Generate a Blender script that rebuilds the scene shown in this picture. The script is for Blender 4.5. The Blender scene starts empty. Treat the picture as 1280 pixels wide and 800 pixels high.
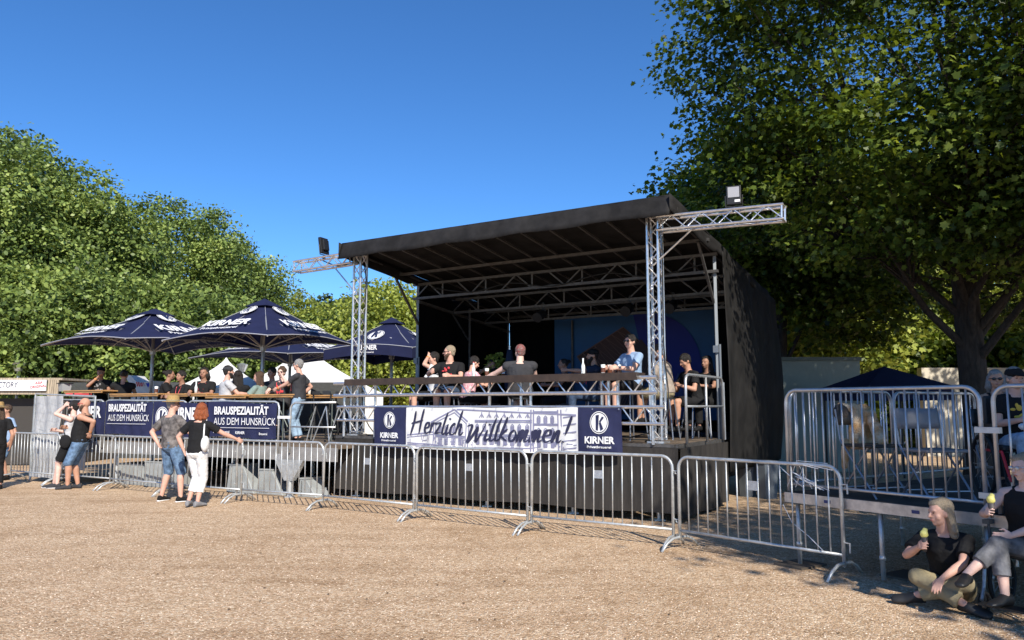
import bpy, bmesh, math, random
import numpy as np
from mathutils import Vector, Matrix, Quaternion, Euler
V = Vector
rnd = random.Random(7)
sc = bpy.context.scene
col = sc.collection

# ------------------------------------------------------------------ camera, sky, sun, exposure
F, EYE, PITCH = 960.0, 1.65, math.atan(108 / 960)
cam = bpy.data.cameras.new('camera')
cam.sensor_width = 36; cam.lens = 27; cam.clip_start = .05; cam.clip_end = 3000
camo = bpy.data.objects.new('camera', cam); col.objects.link(camo)
camo.location = (0, 0, EYE); camo.rotation_euler = (math.pi / 2 + PITCH, 0, 0)
sc.camera = camo

SUN_EL = math.radians(38)
sun_dir = V((.31, -.95, 0)).normalized() * math.cos(SUN_EL) + V((0, 0, math.sin(SUN_EL)))
world = bpy.data.worlds.new('World'); sc.world = world; world.use_nodes = True
nt = world.node_tree
sky = nt.nodes.new('ShaderNodeTexSky'); sky.sky_type = 'NISHITA'; sky.sun_disc = False
sky.sun_elevation = SUN_EL; sky.sun_rotation = math.atan2(sun_dir.x, sun_dir.y)
sky.air_density = .85; sky.dust_density = 0; sky.ozone_density = 9; sky.altitude = 300
skh = nt.nodes.new('ShaderNodeHueSaturation'); skh.inputs['Saturation'].default_value = 1.09
nt.links.new(sky.outputs[0], skh.inputs['Color']); nt.links.new(skh.outputs[0], nt.nodes['Background'].inputs[0])
nt.nodes['Background'].inputs[1].default_value = .14
sun = bpy.data.lights.new('sun', 'SUN'); sun.energy = 5.0; sun.angle = math.radians(.53); sun.color = (1, .93, .82)
suno = bpy.data.objects.new('sun', sun); col.objects.link(suno)
suno.rotation_euler = sun_dir.to_track_quat('Z', 'Y').to_euler(); suno.location = (5, -15, 20)
sc.view_settings.view_transform = 'Standard'; sc.view_settings.look = 'None'
sc.view_settings.gamma = 1; sc.view_settings.use_curve_mapping = False
sc.view_settings.exposure = .4
sc.cycles.max_bounces = 6; sc.cycles.diffuse_bounces = 3; sc.cycles.transparent_max_bounces = 6

# ------------------------------------------------------------------ helpers
def ray(u, v):
    a = (u - 640) / F; b = -(v - 400) / F
    return V((a, math.cos(PITCH) - b * math.sin(PITCH), math.sin(PITCH) + b * math.cos(PITCH)))
def G(u, v, z=0):
    r = ray(u, v); t = (z - EYE) / r.z
    return V((r.x * t, r.y * t, z))
def PY(u, v, Y):
    r = ray(u, v); t = Y / r.y
    return V((r.x * t, Y, EYE + r.z * t))

_m = {}
def mat(name, c, rough=.7, metal=0, var=0, vscale=6, bump=0, bscale=60, spec=None, c2=None, sheen=0, stretch=None, trans=0):
    if name in _m: return _m[name]
    m = bpy.data.materials.new(name); m.use_nodes = True; n = m.node_tree; L = n.links
    b = n.nodes['Principled BSDF']
    b.inputs['Base Color'].default_value = (*c, 1); b.inputs['Roughness'].default_value = rough
    b.inputs['Metallic'].default_value = metal
    if spec is not None: b.inputs['Specular IOR Level'].default_value = spec
    if sheen: b.inputs['Sheen Weight'].default_value = sheen
    tc = n.nodes.new('ShaderNodeTexCoord'); vec = tc.outputs['Object']
    if stretch:
        mp = n.nodes.new('ShaderNodeMapping'); mp.inputs['Scale'].default_value = stretch
        L.new(vec, mp.inputs[0]); vec = mp.outputs[0]
    if var or c2:
        ns = n.nodes.new('ShaderNodeTexNoise'); ns.inputs['Scale'].default_value = vscale; ns.inputs['Detail'].default_value = 6
        ns.inputs['Roughness'].default_value = .6
        L.new(vec, ns.inputs['Vector'])
        cr = n.nodes.new('ShaderNodeValToRGB')
        cc = c2 or tuple(x * (1 - var) for x in c)
        cr.color_ramp.elements[0].position = .35; cr.color_ramp.elements[1].position = .65
        cr.color_ramp.elements[0].color = (*cc, 1); cr.color_ramp.elements[1].color = (*[min(1, x * (1 + var * .5)) for x in c], 1)
        L.new(ns.outputs[0], cr.inputs[0]); L.new(cr.outputs[0], b.inputs['Base Color'])
    if bump:
        nb = n.nodes.new('ShaderNodeTexNoise'); nb.inputs['Scale'].default_value = bscale; nb.inputs['Detail'].default_value = 4
        L.new(vec, nb.inputs['Vector'])
        bp = n.nodes.new('ShaderNodeBump'); bp.inputs['Strength'].default_value = bump; bp.inputs['Distance'].default_value = .02
        L.new(nb.outputs[0], bp.inputs['Height']); L.new(bp.outputs[0], b.inputs['Normal'])
    if trans:
        tr = n.nodes.new('ShaderNodeBsdfTranslucent'); tr.inputs[0].default_value = (*[min(1, x * 1.2) for x in c], 1)
        mx = n.nodes.new('ShaderNodeMixShader'); mx.inputs[0].default_value = trans
        L.new(b.outputs[0], mx.inputs[1]); L.new(tr.outputs[0], mx.inputs[2]); L.new(mx.outputs[0], n.nodes['Material Output'].inputs[0])
    _m[name] = m
    return m

def tag(o, label=None, cat=None, group=None, kind=None):
    if label: o['label'] = label
    if cat: o['category'] = cat
    if group: o['group'] = group
    if kind: o['kind'] = kind
    return o
def empty(name, loc, rz=0, label=None, cat=None, group=None):
    o = bpy.data.objects.new(name, None); col.objects.link(o)
    o.location = loc; o.rotation_euler = (0, 0, rz); o.empty_display_size = .2
    return tag(o, label, cat, group)
def kids(o): return [c for c in bpy.data.objects if c.parent == o]
def copy_tree(o, parent=None, **kw):
    c = o.copy(); col.objects.link(c); c.parent = parent
    for ch in kids(o): copy_tree(ch, c)
    return c

class MB:
    def __init__(s): s.v = []; s.f = []
    def add(s, vs, fs):
        n = len(s.v); s.v += [tuple(p) for p in vs]; s.f += [tuple(i + n for i in f) for f in fs]; return s
    def box(s, c, size, ax=None, az=None):
        """centre, full size, optional x axis direction (in plane) and z axis"""
        c = V(c); h = [x / 2 for x in size]
        X = V(ax).normalized() if ax is not None else V((1, 0, 0))
        Z = V(az).normalized() if az is not None else V((0, 0, 1))
        Y = Z.cross(X).normalized(); Z = X.cross(Y)
        vs = [c + X * (h[0] * a) + Y * (h[1] * b) + Z * (h[2] * d) for a in (-1, 1) for b in (-1, 1) for d in (-1, 1)]
        return s.add(vs, [(0, 1, 3, 2), (4, 6, 7, 5), (0, 4, 5, 1), (2, 3, 7, 6), (0, 2, 6, 4), (1, 5, 7, 3)])
    def bar(s, p, q, w, h=None, up=(0, 0, 1)):
        p, q = V(p), V(q); d = q - p
        if abs(d.normalized().dot(V(up))) > .98: up = (0, 1, 0)
        Y = V(up).cross(d).normalized(); Z = d.normalized().cross(Y)
        return s.box((p + q) / 2, (d.length, w, h or w), d, Z)
    def tube(s, pts, r, n=8, r2=None, closed=False):
        pts = [V(p) for p in pts]; m = len(pts); rings = []; prev = None
        for i, p in enumerate(pts):
            a = pts[i - 1] if (i > 0 or closed) else p; b = pts[(i + 1) % m] if (i < m - 1 or closed) else p
            t = (b - a).normalized()
            if prev is None:
                u = t.orthogonal().normalized()
            else:
                u = (prev - t * prev.dot(t)).normalized()
            prev = u; w = t.cross(u)
            rr = r if r2 is None else r + (r2 - r) * i / (m - 1)
            rings.append([p + (u * math.cos(2 * math.pi * k / n) + w * math.sin(2 * math.pi * k / n)) * rr for k in range(n)])
        vs = [p for R in rings for p in R]; fs = []
        for i in range(m if closed else m - 1):
            j = (i + 1) % m
            for k in range(n): fs.append((i * n + k, i * n + (k + 1) % n, j * n + (k + 1) % n, j * n + k))
        if not closed: fs += [tuple(range(n))[::-1], tuple((m - 1) * n + k for k in range(n))]
        return s.add(vs, fs)
    def loft(s, st, n=14):
        """stations (centre, axis x vector, axis y vector)"""
        vs = []; fs = []
        for c, X, Y in st:
            for k in range(n):
                a = 2 * math.pi * k / n; vs.append(V(c) + V(X) * math.cos(a) + V(Y) * math.sin(a))
        m = len(st)
        for i in range(m - 1):
            for k in range(n): fs.append((i * n + k, i * n + (k + 1) % n, (i + 1) * n + (k + 1) % n, (i + 1) * n + k))
        fs += [tuple(range(n))[::-1], tuple((m - 1) * n + k for k in range(n))]
        return s.add(vs, fs)
    def ell(s, c, r, R=None, n=14, m=9):
        R = R or Matrix.Identity(3); c = V(c); st = []
        for i in range(m + 1):
            t = math.pi * i / m; q = max(math.sin(t), .02)
            st.append((c + R @ V((0, 0, -r[2] * math.cos(t))), R @ V((r[0] * q, 0, 0)), R @ V((0, r[1] * q, 0))))
        return s.loft(st, n)
    def cap(s, p, r, q, r2=None, n=12, flat=False):
        p, q = V(p), V(q); r2 = r if r2 is None else r2; d = (q - p)
        L = d.length
        if L < 1e-5: return s.ell(p, (r, r, r))
        d /= L; u = d.orthogonal().normalized(); w = d.cross(u); st = []
        if not flat:
            for k in range(4, 0, -1):
                a = k * math.pi / 8; st.append((p - d * r * math.sin(a), max(r * math.cos(a), .002)))
        st.append((p, r)); st.append((q, r2))
        if not flat:
            for k in range(1, 5):
                a = k * math.pi / 8; st.append((q + d * r2 * math.sin(a), max(r2 * math.cos(a), .002)))
        return s.loft([(c, u * x, w * x) for c, x in st], n)
    def disc(s, c, r, X, Y, n=24, inner=0, ry=1):
        c = V(c); X = V(X).normalized(); Y = V(Y).normalized()
        o = [c + X * r * math.cos(2 * math.pi * k / n) + Y * r * ry * math.sin(2 * math.pi * k / n) for k in range(n)]
        if not inner: return s.add(o, [tuple(range(n))])
        i_ = [c + X * inner * math.cos(2 * math.pi * k / n) + Y * inner * ry * math.sin(2 * math.pi * k / n) for k in range(n)]
        return s.add(o + i_, [(k, (k + 1) % n, n + (k + 1) % n, n + k) for k in range(n)])
    def grid(s, fn, nu, nv):
        vs = [fn(i / nu, j / nv) for j in range(nv + 1) for i in range(nu + 1)]
        fs = [(j * (nu + 1) + i, j * (nu + 1) + i + 1, (j + 1) * (nu + 1) + i + 1, (j + 1) * (nu + 1) + i) for j in range(nv) for i in range(nu)]
        return s.add(vs, fs)
    def build(s, name, m, parent=None, loc=None, smooth=False, bevel=0, solid=0, world=True):
        o0 = V((0, 0, 0))
        if parent is not None and world:
            p = parent; 
            while p: o0 += p.location; p = p.parent
        if parent is None and loc is not None: o0 = V(loc)
        me = bpy.data.meshes.new(name)
        if s.v:
            me.from_pydata([tuple(V(p) - o0) for p in s.v], [], s.f)
        me.materials.append(m)
        o = bpy.data.objects.new(name, me); col.objects.link(o)
        if parent is not None: o.parent = parent
        elif loc is not None: o.location = loc
        if smooth: me.shade_smooth()
        if bevel:
            b = o.modifiers.new('b', 'BEVEL'); b.width = bevel; b.segments = 2; b.limit_method = 'ANGLE'
        if solid:
            b = o.modifiers.new('s', 'SOLIDIFY'); b.thickness = solid; b.offset = 0
        return o

def text(mb, s, size, org, X, Y, bold=0, align='LEFT', shear=0, xs=1):
    """write s into mesh builder mb, in the plane org + X,Y"""
    cu = bpy.data.curves.new('t', 'FONT'); cu.body = s; cu.size = size; cu.offset = bold * size; cu.align_x = align
    cu.shear = shear; cu.resolution_u = 3; cu.fill_mode = 'FRONT'
    ob = bpy.data.objects.new('t', cu); col.objects.link(ob)
    dg = bpy.context.evaluated_depsgraph_get()
    me = bpy.data.meshes.new_from_object(ob.evaluated_get(dg))
    org, X, Y = V(org), V(X).normalized(), V(Y).normalized()
    mb.add([org + X * (v.co.x * xs) + Y * v.co.y for v in me.vertices], [tuple(p.vertices) for p in me.polygons])
    bpy.data.objects.remove(ob); bpy.data.curves.remove(cu); bpy.data.meshes.remove(me)

def remeshed(mb, name, m, parent, voxel=.012, smooth=3, world=False, disp=0, dscale=.12):
    o = mb.build(name + '_tmp', m, None)
    md = o.modifiers.new('r', 'REMESH'); md.mode = 'VOXEL'; md.voxel_size = voxel
    if smooth:
        ms = o.modifiers.new('s', 'SMOOTH'); ms.factor = .5; ms.iterations = smooth
    if disp:
        tx = bpy.data.textures.new('wr', 'CLOUDS'); tx.noise_scale = dscale; tx.noise_depth = 2
        d = o.modifiers.new('d', 'DISPLACE'); d.texture = tx; d.strength = disp; d.mid_level = .5
        d.texture_coords = 'LOCAL'
    dg = bpy.context.evaluated_depsgraph_get(); dg.update()
    me = bpy.data.meshes.new_from_object(o.evaluated_get(dg)); me.name = name
    old = o.data; bpy.data.objects.remove(o); bpy.data.meshes.remove(old)
    me.materials.clear(); me.materials.append(m); me.shade_smooth()
    r = bpy.data.objects.new(name, me); col.objects.link(r); r.parent = parent
    return r

# ------------------------------------------------------------------ materials
M_steel = mat('galvanised', (.62, .64, .65), .38, .75, var=.25, vscale=25, bump=.15, bscale=120)
M_alu = mat('aluminium', (.78, .78, .78), .3, .85, var=.15, vscale=20)
M_aludark = mat('dark_aluminium', (.125, .118, .112), .5, .5, var=.3, vscale=15)  # much darker aluminium for the roof frame and deck edge
M_black = mat('black_paint', (.012, .012, .013), .5)
M_blackfab = mat('black_tarpaulin', (.022, .021, .021), .75, var=.4, vscale=3, bump=.35, bscale=9, spec=.15)
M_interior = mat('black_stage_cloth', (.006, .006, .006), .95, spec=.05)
M_navy = mat('navy_fabric', (.022, .026, .075), .7, var=.2, vscale=4, bump=.2, bscale=14, spec=.3)
M_navyumb = mat('navy_canopy', (.017, .021, .065), .75, var=.15, vscale=3, bump=.12, bscale=8, spec=.25, trans=.12)
M_white = mat('white_print', (.8, .8, .8), .6)
M_whitefab = mat('white_fabric', (.76, .76, .75), .7, var=.08, vscale=2, bump=.25, bscale=6)
M_ink = mat('dark_ink', (.02, .022, .06), .7)
M_sketch = mat('lilac_ink', (.24, .24, .36), .7)
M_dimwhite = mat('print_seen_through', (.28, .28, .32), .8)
M_wood = mat('pine_board', (.5, .27, .1), .5, var=.3, vscale=6, stretch=(1, 8, 8))
M_brown = mat('dark_brown_board', (.05, .032, .022), .5, var=.3, vscale=8)
M_deck = mat('phenolic_deck', (.16, .12, .085), .7, var=.35, vscale=4)
M_rub = mat('rubber', (.02, .02, .02), .8)
M_glass = mat('drink_glass', (.7, .72, .7), .08, 0)
M_beer = mat('cola', (.12, .04, .02), .1)
def cloth(name, c, **k): return mat('cloth_' + name, c, .85, var=k.get('var', .15), vscale=k.get('vs', 9), bump=.5, bscale=16, spec=.2, c2=k.get('c2'))
C_black = cloth('black', (.014, .014, .015)); C_char = cloth('charcoal', (.045, .045, .05))
C_grey = cloth('light_grey', (.5, .5, .51)); C_white = cloth('white', (.78, .78, .77))
C_denim = cloth('denim', (.13, .21, .33), var=.5, vs=14); C_dkdenim = cloth('dark_denim', (.05, .08, .14), var=.4, vs=14)
C_pink = cloth('pink', (.62, .22, .3), c2=(.8, .6, .62), vs=30); C_camo = cloth('camouflage', (.21, .19, .18), c2=(.055, .05, .05), vs=11)
C_khaki = cloth('khaki', (.3, .25, .15)); C_midgrey = cloth('mid_grey', (.22, .22, .23)); C_blue = cloth('pale_blue', (.27, .38, .55))
C_green = cloth('sage', (.2, .27, .24)); C_tan = cloth('beige', (.35, .29, .24)); C_navy = cloth('navy', (.02, .03, .06)); C_red = cloth('red', (.6, .06, .07))
C_ltdenim = cloth('light_denim', (.3, .42, .55), var=.35, vs=12)
SK = {k: mat('skin_' + k, c, .55, var=.12, vscale=12, bump=.1, bscale=60, spec=.35) for k, c in
      dict(fair=(.62, .36, .27), tan=(.5, .27, .18), pale=(.68, .45, .37), brown=(.34, .18, .12)).items()}
H_dark = mat('hair_dark', (.015, .011, .009), .5, bump=.8, bscale=70, stretch=(4, 4, 1)); H_brown = mat('hair_brown', (.08, .045, .025), .5, bump=.8, bscale=70, stretch=(4, 4, 1))
H_grey = mat('hair_grey', (.32, .31, .3), .5, var=.5, vscale=40, bump=.8, bscale=70, stretch=(4, 4, 1)); H_red = mat('hair_red', (.33, .085, .025), .45, var=.4, vscale=30, bump=.8, bscale=60, stretch=(4, 4, 1))
H_blond = mat('hair_ash_blond', (.4, .32, .22), .45, var=.35, vscale=40, bump=.8, bscale=70, stretch=(5, 5, 1)); H_dyed = mat('hair_dyed_red', (.25, .05, .05), .5, c2=(.2, .17, .15), vscale=25, bump=.8, bscale=70)
M_straw = mat('straw', (.42, .27, .1), .8, var=.3, vscale=60, bump=.5, bscale=150)
M_eye = mat('eye_dark', (.02, .015, .012), .2); M_lip = mat('lip', (.45, .16, .14), .5); M_lens = mat('dark_lens', (.01, .01, .012), .08)
M_band = mat('red_lanyard', (.65, .07, .08), .6); M_ice = mat('lemon_ice', (.75, .68, .2), .4); M_cone = mat('cone_wrapper', (.06, .05, .05), .6)
# ------------------------------------------------------------------ ground
def ground():
    n = 1
    o = MB().add([(-400, -120, 0), (400, -120, 0), (400, 600, 0), (-400, 600, 0)], [(0, 1, 2, 3)]).build('ground', None or bpy.data.materials.new('gravel'))
    tag(o, kind='structure')
    m = o.data.materials[0]; m.use_nodes = True; T = m.node_tree; L = T.links; b = T.nodes['Principled BSDF']
    b.inputs['Roughness'].default_value = .9; b.inputs['Specular IOR Level'].default_value = .2
    tc = T.nodes.new('ShaderNodeTexCoord'); P = tc.outputs['Object']
    def vor(s, out='Color', feat='F1'):
        v = T.nodes.new('ShaderNodeTexVoronoi'); v.inputs['Scale'].default_value = s; v.feature = feat; L.new(P, v.inputs['Vector']); return v
    def noi(s, d=6, r=.6):
        v = T.nodes.new('ShaderNodeTexNoise'); v.inputs['Scale'].default_value = s; v.inputs['Detail'].default_value = d; v.inputs['Roughness'].default_value = r
        L.new(P, v.inputs['Vector']); return v
    def ramp(src, stops):
        r = T.nodes.new('ShaderNodeValToRGB'); e = r.color_ramp.elements
        while len(e) < len(stops): e.new(.5)
        for k, (p, c) in enumerate(stops): e[k].position = p; e[k].color = (*c, 1)
        L.new(src, r.inputs[0]); return r.outputs[0]
    def mix(a, b_, fac, mode='MIX'):
        x = T.nodes.new('ShaderNodeMix'); x.data_type = 'RGBA'; x.blend_type = mode
        if hasattr(fac, 'links'): L.new(fac, x.inputs[0])
        else: x.inputs[0].default_value = fac
        for i, s in ((6, a), (7, b_)):
            if hasattr(s, 'links'): L.new(s, x.inputs[i])
            else: x.inputs[i].default_value = (*s, 1)
        return x.outputs[2]
    v1 = vor(62); v2 = vor(26); sep = T.nodes.new('ShaderNodeSeparateColor'); L.new(v1.outputs['Color'], sep.inputs[0])
    stones = ramp(sep.outputs[0], [(0, (.23, .145, .08)), (.2, (.46, .30, .17)), (.6, (.60, .42, .26)), (.85, (.76, .59, .40)), (1, (.92, .81, .62))])
    sep2 = T.nodes.new('ShaderNodeSeparateColor'); L.new(v2.outputs['Color'], sep2.inputs[0])
    big = ramp(sep2.outputs[1], [(0, (.36, .235, .135)), (.5, (.57, .395, .25)), (1, (.72, .54, .37))])
    c = mix(stones, big, .3)
    patch = ramp(noi(.55, 8, .65).outputs[0], [(.34, (.83, .79, .75)), (.5, (.98, .97, .97)), (.62, (1.0, 1, 1))])
    c = mix(c, patch, 1, 'MULTIPLY')
    patch2 = ramp(noi(3.2, 6, .7).outputs[0], [(.33, (.8, .77, .74)), (.5, (1, 1, 1))])
    c = mix(c, patch2, .8, 'MULTIPLY')
    wv = T.nodes.new('ShaderNodeTexNoise'); wv.inputs['Scale'].default_value = 1; wv.inputs['Detail'].default_value = 5; mpp = T.nodes.new('ShaderNodeMapping'); mpp.inputs['Rotation'].default_value = (0, 0, .55); mpp.inputs['Scale'].default_value = (.35, 2.6, 1); L.new(P, mpp.inputs[0]); L.new(mpp.outputs[0], wv.inputs['Vector'])
    trk = ramp(wv.outputs[0], [(.38, (.84, .81, .78)), (.48, (1, 1, 1))]); c = mix(c, trk, .7, 'MULTIPLY')
    L.new(c, b.inputs['Base Color'])
    bp = T.nodes.new('ShaderNodeBump'); bp.inputs['Strength'].default_value = .8; bp.inputs['Distance'].default_value = .012; bp.invert = True
    L.new(v1.outputs['Distance'], bp.inputs['Height'])
    bp2 = T.nodes.new('ShaderNodeBump'); bp2.inputs['Strength'].default_value = .5; bp2.inputs['Distance'].default_value = .05
    L.new(noi(5, 8, .75).outputs[0], bp2.inputs['Height']); L.new(bp2.outputs[0], bp.inputs['Normal'])
    L.new(bp.outputs[0], b.inputs['Normal'])
ground()
# loose stones lying on the gravel near the camera
def pebbles():
    N = 26000; rg = np.random.default_rng(3)
    y = 4.6 + 9 * rg.random(N) ** 1.6; x = (rg.random(N) * 2 - 1) * (y * .72 + .3)
    s = .004 + .006 * rg.random(N) ** 2; ang = rg.random(N) * 6.28
    base = np.array([(1, 0, 0), (.2, .9, 0), (-.9, .3, 0), (-.3, -.9, 0), (.1, .1, .75)])
    ca, sa = np.cos(ang), np.sin(ang)
    vx = base[None, :, 0] * ca[:, None] - base[None, :, 1] * sa[:, None]; vy = base[None, :, 0] * sa[:, None] + base[None, :, 1] * ca[:, None]
    v = np.stack([x[:, None] + vx * s[:, None], y[:, None] + vy * s[:, None] * .8, base[None, :, 2] * s[:, None] + .0005], -1).reshape(-1, 3)
    t = np.array([(0, 1, 4), (1, 2, 4), (2, 3, 4), (3, 0, 4)]); f = (np.arange(N)[:, None, None] * 5 + t[None]).reshape(-1, 3)
    me = bpy.data.meshes.new('loose_gravel'); me.from_pydata(v.tolist(), [], f.tolist())
    m = bpy.data.materials.new('pebble'); m.use_nodes = True; T = m.node_tree
    g = T.nodes.new('ShaderNodeNewGeometry'); r = T.nodes.new('ShaderNodeValToRGB'); e = r.color_ramp.elements
    e[0].color = (.3, .19, .13, 1); e[1].color = (.8, .68, .55, 1); x = e.new(.6); x.color = (.55, .4, .29, 1)
    T.links.new(g.outputs['Random Per Island'], r.inputs[0]); T.links.new(r.outputs[0], T.nodes['Principled BSDF'].inputs['Base Color'])
    T.nodes['Principled BSDF'].inputs['Roughness'].default_value = .8
    me.materials.append(m); o = bpy.data.objects.new('loose_gravel', me); col.objects.link(o)
    tag(o, 'loose beige gravel stones strewn over the open ground', 'gravel', kind='stuff')
pebbles()

# ------------------------------------------------------------------ trees
def leafmat(name, c1, c2, c3, trans=.4):
    m = bpy.data.materials.new(name); m.use_nodes = True; T = m.node_tree; L = T.links
    T.nodes.remove(T.nodes['Principled BSDF'])
    g = T.nodes.new('ShaderNodeNewGeometry'); tc = T.nodes.new('ShaderNodeTexCoord')
    ns = T.nodes.new('ShaderNodeTexNoise'); ns.inputs['Scale'].default_value = .55; ns.inputs['Detail'].default_value = 3; L.new(tc.outputs['Object'], ns.inputs['Vector'])
    ad = T.nodes.new('ShaderNodeMath'); ad.operation = 'MULTIPLY_ADD'; ad.inputs[1].default_value = .55; L.new(g.outputs['Random Per Island'], ad.inputs[0])
    sb = T.nodes.new('ShaderNodeMath'); sb.operation = 'MULTIPLY_ADD'; sb.inputs[1].default_value = 1.6; sb.inputs[2].default_value = -.6; L.new(ns.outputs[0], sb.inputs[0]); L.new(sb.outputs[0], ad.inputs[2])
    r = T.nodes.new('ShaderNodeValToRGB'); e = r.color_ramp.elements; e[0].color = (*c1, 1); e[0].position = .1; e[1].color = (*c3, 1); x = e.new(.55); x.color = (*c2, 1)
    L.new(ad.outputs[0], r.inputs[0])
    d = T.nodes.new('ShaderNodeBsdfPrincipled'); d.inputs['Roughness'].default_value = .45; d.inputs['Specular IOR Level'].default_value = .3
    L.new(r.outputs[0], d.inputs['Base Color'])
    t = T.nodes.new('ShaderNodeBsdfTranslucent')
    hs = T.nodes.new('ShaderNodeHueSaturation'); hs.inputs['Hue'].default_value = .48; hs.inputs['Value'].default_value = 1.7; hs.inputs['Saturation'].default_value = 1.1
    L.new(r.outputs[0], hs.inputs['Color']); L.new(hs.outputs[0], t.inputs[0])
    mx = T.nodes.new('ShaderNodeMixShader'); mx.inputs[0].default_value = trans
    L.new(d.outputs[0], mx.inputs[1]); L.new(t.outputs[0], mx.inputs[2]); L.new(mx.outputs[0], T.nodes['Material Output'].inputs[0])
    return m
L_far = leafmat('foliage_plane', (.035, .06, .015), (.18, .25, .06), (.40, .47, .13), .2)
L_yel = leafmat('foliage_light', (.09, .13, .025), (.28, .33, .06), (.46, .5, .12), .3)
L_hill = leafmat('foliage_hill', (.035, .06, .025), (.06, .095, .04), (.09, .13, .05), .2)
L_near = leafmat('foliage_maple', (.018, .032, .006), (.075, .12, .016), (.24, .30, .05), .36)  # sun and shade put into the leaf tones: brightest reads as lit, darkest as shaded
M_bark = mat('bark', (.05, .038, .03), .9, var=.5, vscale=5, bump=1, bscale=18, stretch=(4, 4, 1))

MAPLE = np.array([(0, -.5), (.28, -.32), (.52, -.28), (.36, -.02), (.5, .22), (.2, .18), (0, .55), (-.2, .18), (-.5, .22), (-.36, -.02), (-.52, -.28), (-.28, -.32)])
OVAL = np.array([(0, -.5), (.3, -.15), (.28, .2), (0, .5), (-.28, .2), (-.3, -.15)])
QUAD = np.array([(0, -.5), (.38, 0), (0, .5), (-.38, 0)])
def leaves_mesh(name, lobes, n, size, shape, seed, m, clump=.35, per=28, up=.5, inner=.25, flat=.55):
    """leaf faces gathered in twig clumps through the shells of lobes [(cx,cy,cz,rx,ry,rz)]"""
    rg = np.random.default_rng(seed); lo = np.array(lobes, float)
    vol = (lo[:, 3] * lo[:, 4] * lo[:, 5]) ** (2 / 3); K = max(1, n // per)
    pick = rg.choice(len(lo), K, p=vol / vol.sum())
    d = rg.normal(size=(K, 3)); d /= np.linalg.norm(d, axis=1)[:, None]
    rad = np.where(rg.random(K) < inner, .35 + .5 * rg.random(K), .82 + .2 * rg.random(K))
    cen = lo[pick, :3] + d * rad[:, None] * lo[pick, 3:]
    csz = clump * (.6 + .8 * rg.random(K))
    idx = np.repeat(np.arange(K), per); N = len(idx)
    off = np.clip(rg.normal(size=(N, 3)), -1.7, 1.7) * csz[idx][:, None] * np.array([1, 1, flat])
    pos = cen[idx] + off
    nrm = rg.normal(size=(N, 3)) + d[idx] * .7 + np.array([0, 0, up * 1.6]); nrm /= np.linalg.norm(nrm, axis=1)[:, None]
    t = rg.normal(size=(N, 3)); t -= nrm * (t * nrm).sum(1)[:, None]; t /= np.linalg.norm(t, axis=1)[:, None]
    bt = np.cross(nrm, t); s = size * (.6 + .7 * rg.random(N)); k = len(shape)
    curl = -.22 * (np.abs(shape[:, 0]) * 1.6) ** 2
    v = pos[:, None] + s[:, None, None] * (shape[None, :, 0, None] * bt[:, None] + shape[None, :, 1, None] * t[:, None] + curl[None, :, None] * nrm[:, None])
    me = bpy.data.meshes.new(name); me.vertices.add(N * k); me.vertices.foreach_set('co', v.astype(np.float32).ravel())
    me.loops.add(N * k); me.loops.foreach_set('vertex_index', np.arange(N * k, dtype=np.int32))
    me.polygons.add(N); me.polygons.foreach_set('loop_start', np.arange(0, N * k, k, dtype=np.int32))
    me.update(calc_edges=True); me.materials.append(m)
    return me, cen
def lobed(rx, ry, z0, z1, seed, k=9):
    r = random.Random(seed); zc = (z0 + z1) / 2; h = (z1 - z0) / 2
    L = [(0, 0, zc, rx * .66, ry * .66, h * .86)]
    for i in range(k):
        a = i * 2.4 + r.random(); t = -.75 + 1.5 * (i + .5) / k; q = math.sqrt(max(.05, 1 - t * t * .85))
        s = .36 + .2 * r.random()
        L.append((math.cos(a) * rx * q * .66, math.sin(a) * ry * q * .66, zc + t * h * .78, rx * s, ry * s, h * s * .8))
    return L
def trunk_mb(base_r, z_top, limbs, seed, z0=0, sag=0):
    r = random.Random(seed); mb = MB()
    pts = [(0, 0, z0 - .1), (0, 0, z0 + .25), (.03, .02, z0 + 1.2), (.1 * r.uniform(-1, 1), .1, z_top * .45), (.25 * r.uniform(-1, 1), .2 * r.uniform(-1, 1), z_top * .7), (0.1, 0, z_top)]
    rr = [base_r * 1.35, base_r * 1.05, base_r * .9, base_r * .75, base_r * .45, base_r * .12]
    for i in range(len(pts) - 1): mb.cap(pts[i], rr[i], pts[i + 1], rr[i + 1], n=10)
    for tgt in limbs:
        T = V(tgt); t = max(.22, min(.62, (T.z * .55) / z_top)); st = V((0.03, .03, z_top * t)); mid = st.lerp(T, .5) + V((r.uniform(-.3, .3), r.uniform(-.3, .3), .35))
        q = base_r * (.34 - .2 * t); w = V((r.uniform(-.2, .2), r.uniform(-.2, .2), .1))
        ps = [st, st.lerp(mid, .5) + w, mid, mid.lerp(T, .5) - w, T]
        for i in range(4): mb.cap(ps[i], q * (1 - .2 * i), ps[i + 1], q * (1 - .2 * (i + 1)), n=7)
        for _ in range(3):
            s_ = ps[r.choice((2, 3))]; e = s_ + V((r.uniform(-1, 1), r.uniform(-1, 1), r.uniform(-.2, .8))).normalized() * r.uniform(.8, 1.8)
            mb.cap(s_, q * .4, e, q * .1, n=5)
    return mb
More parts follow.
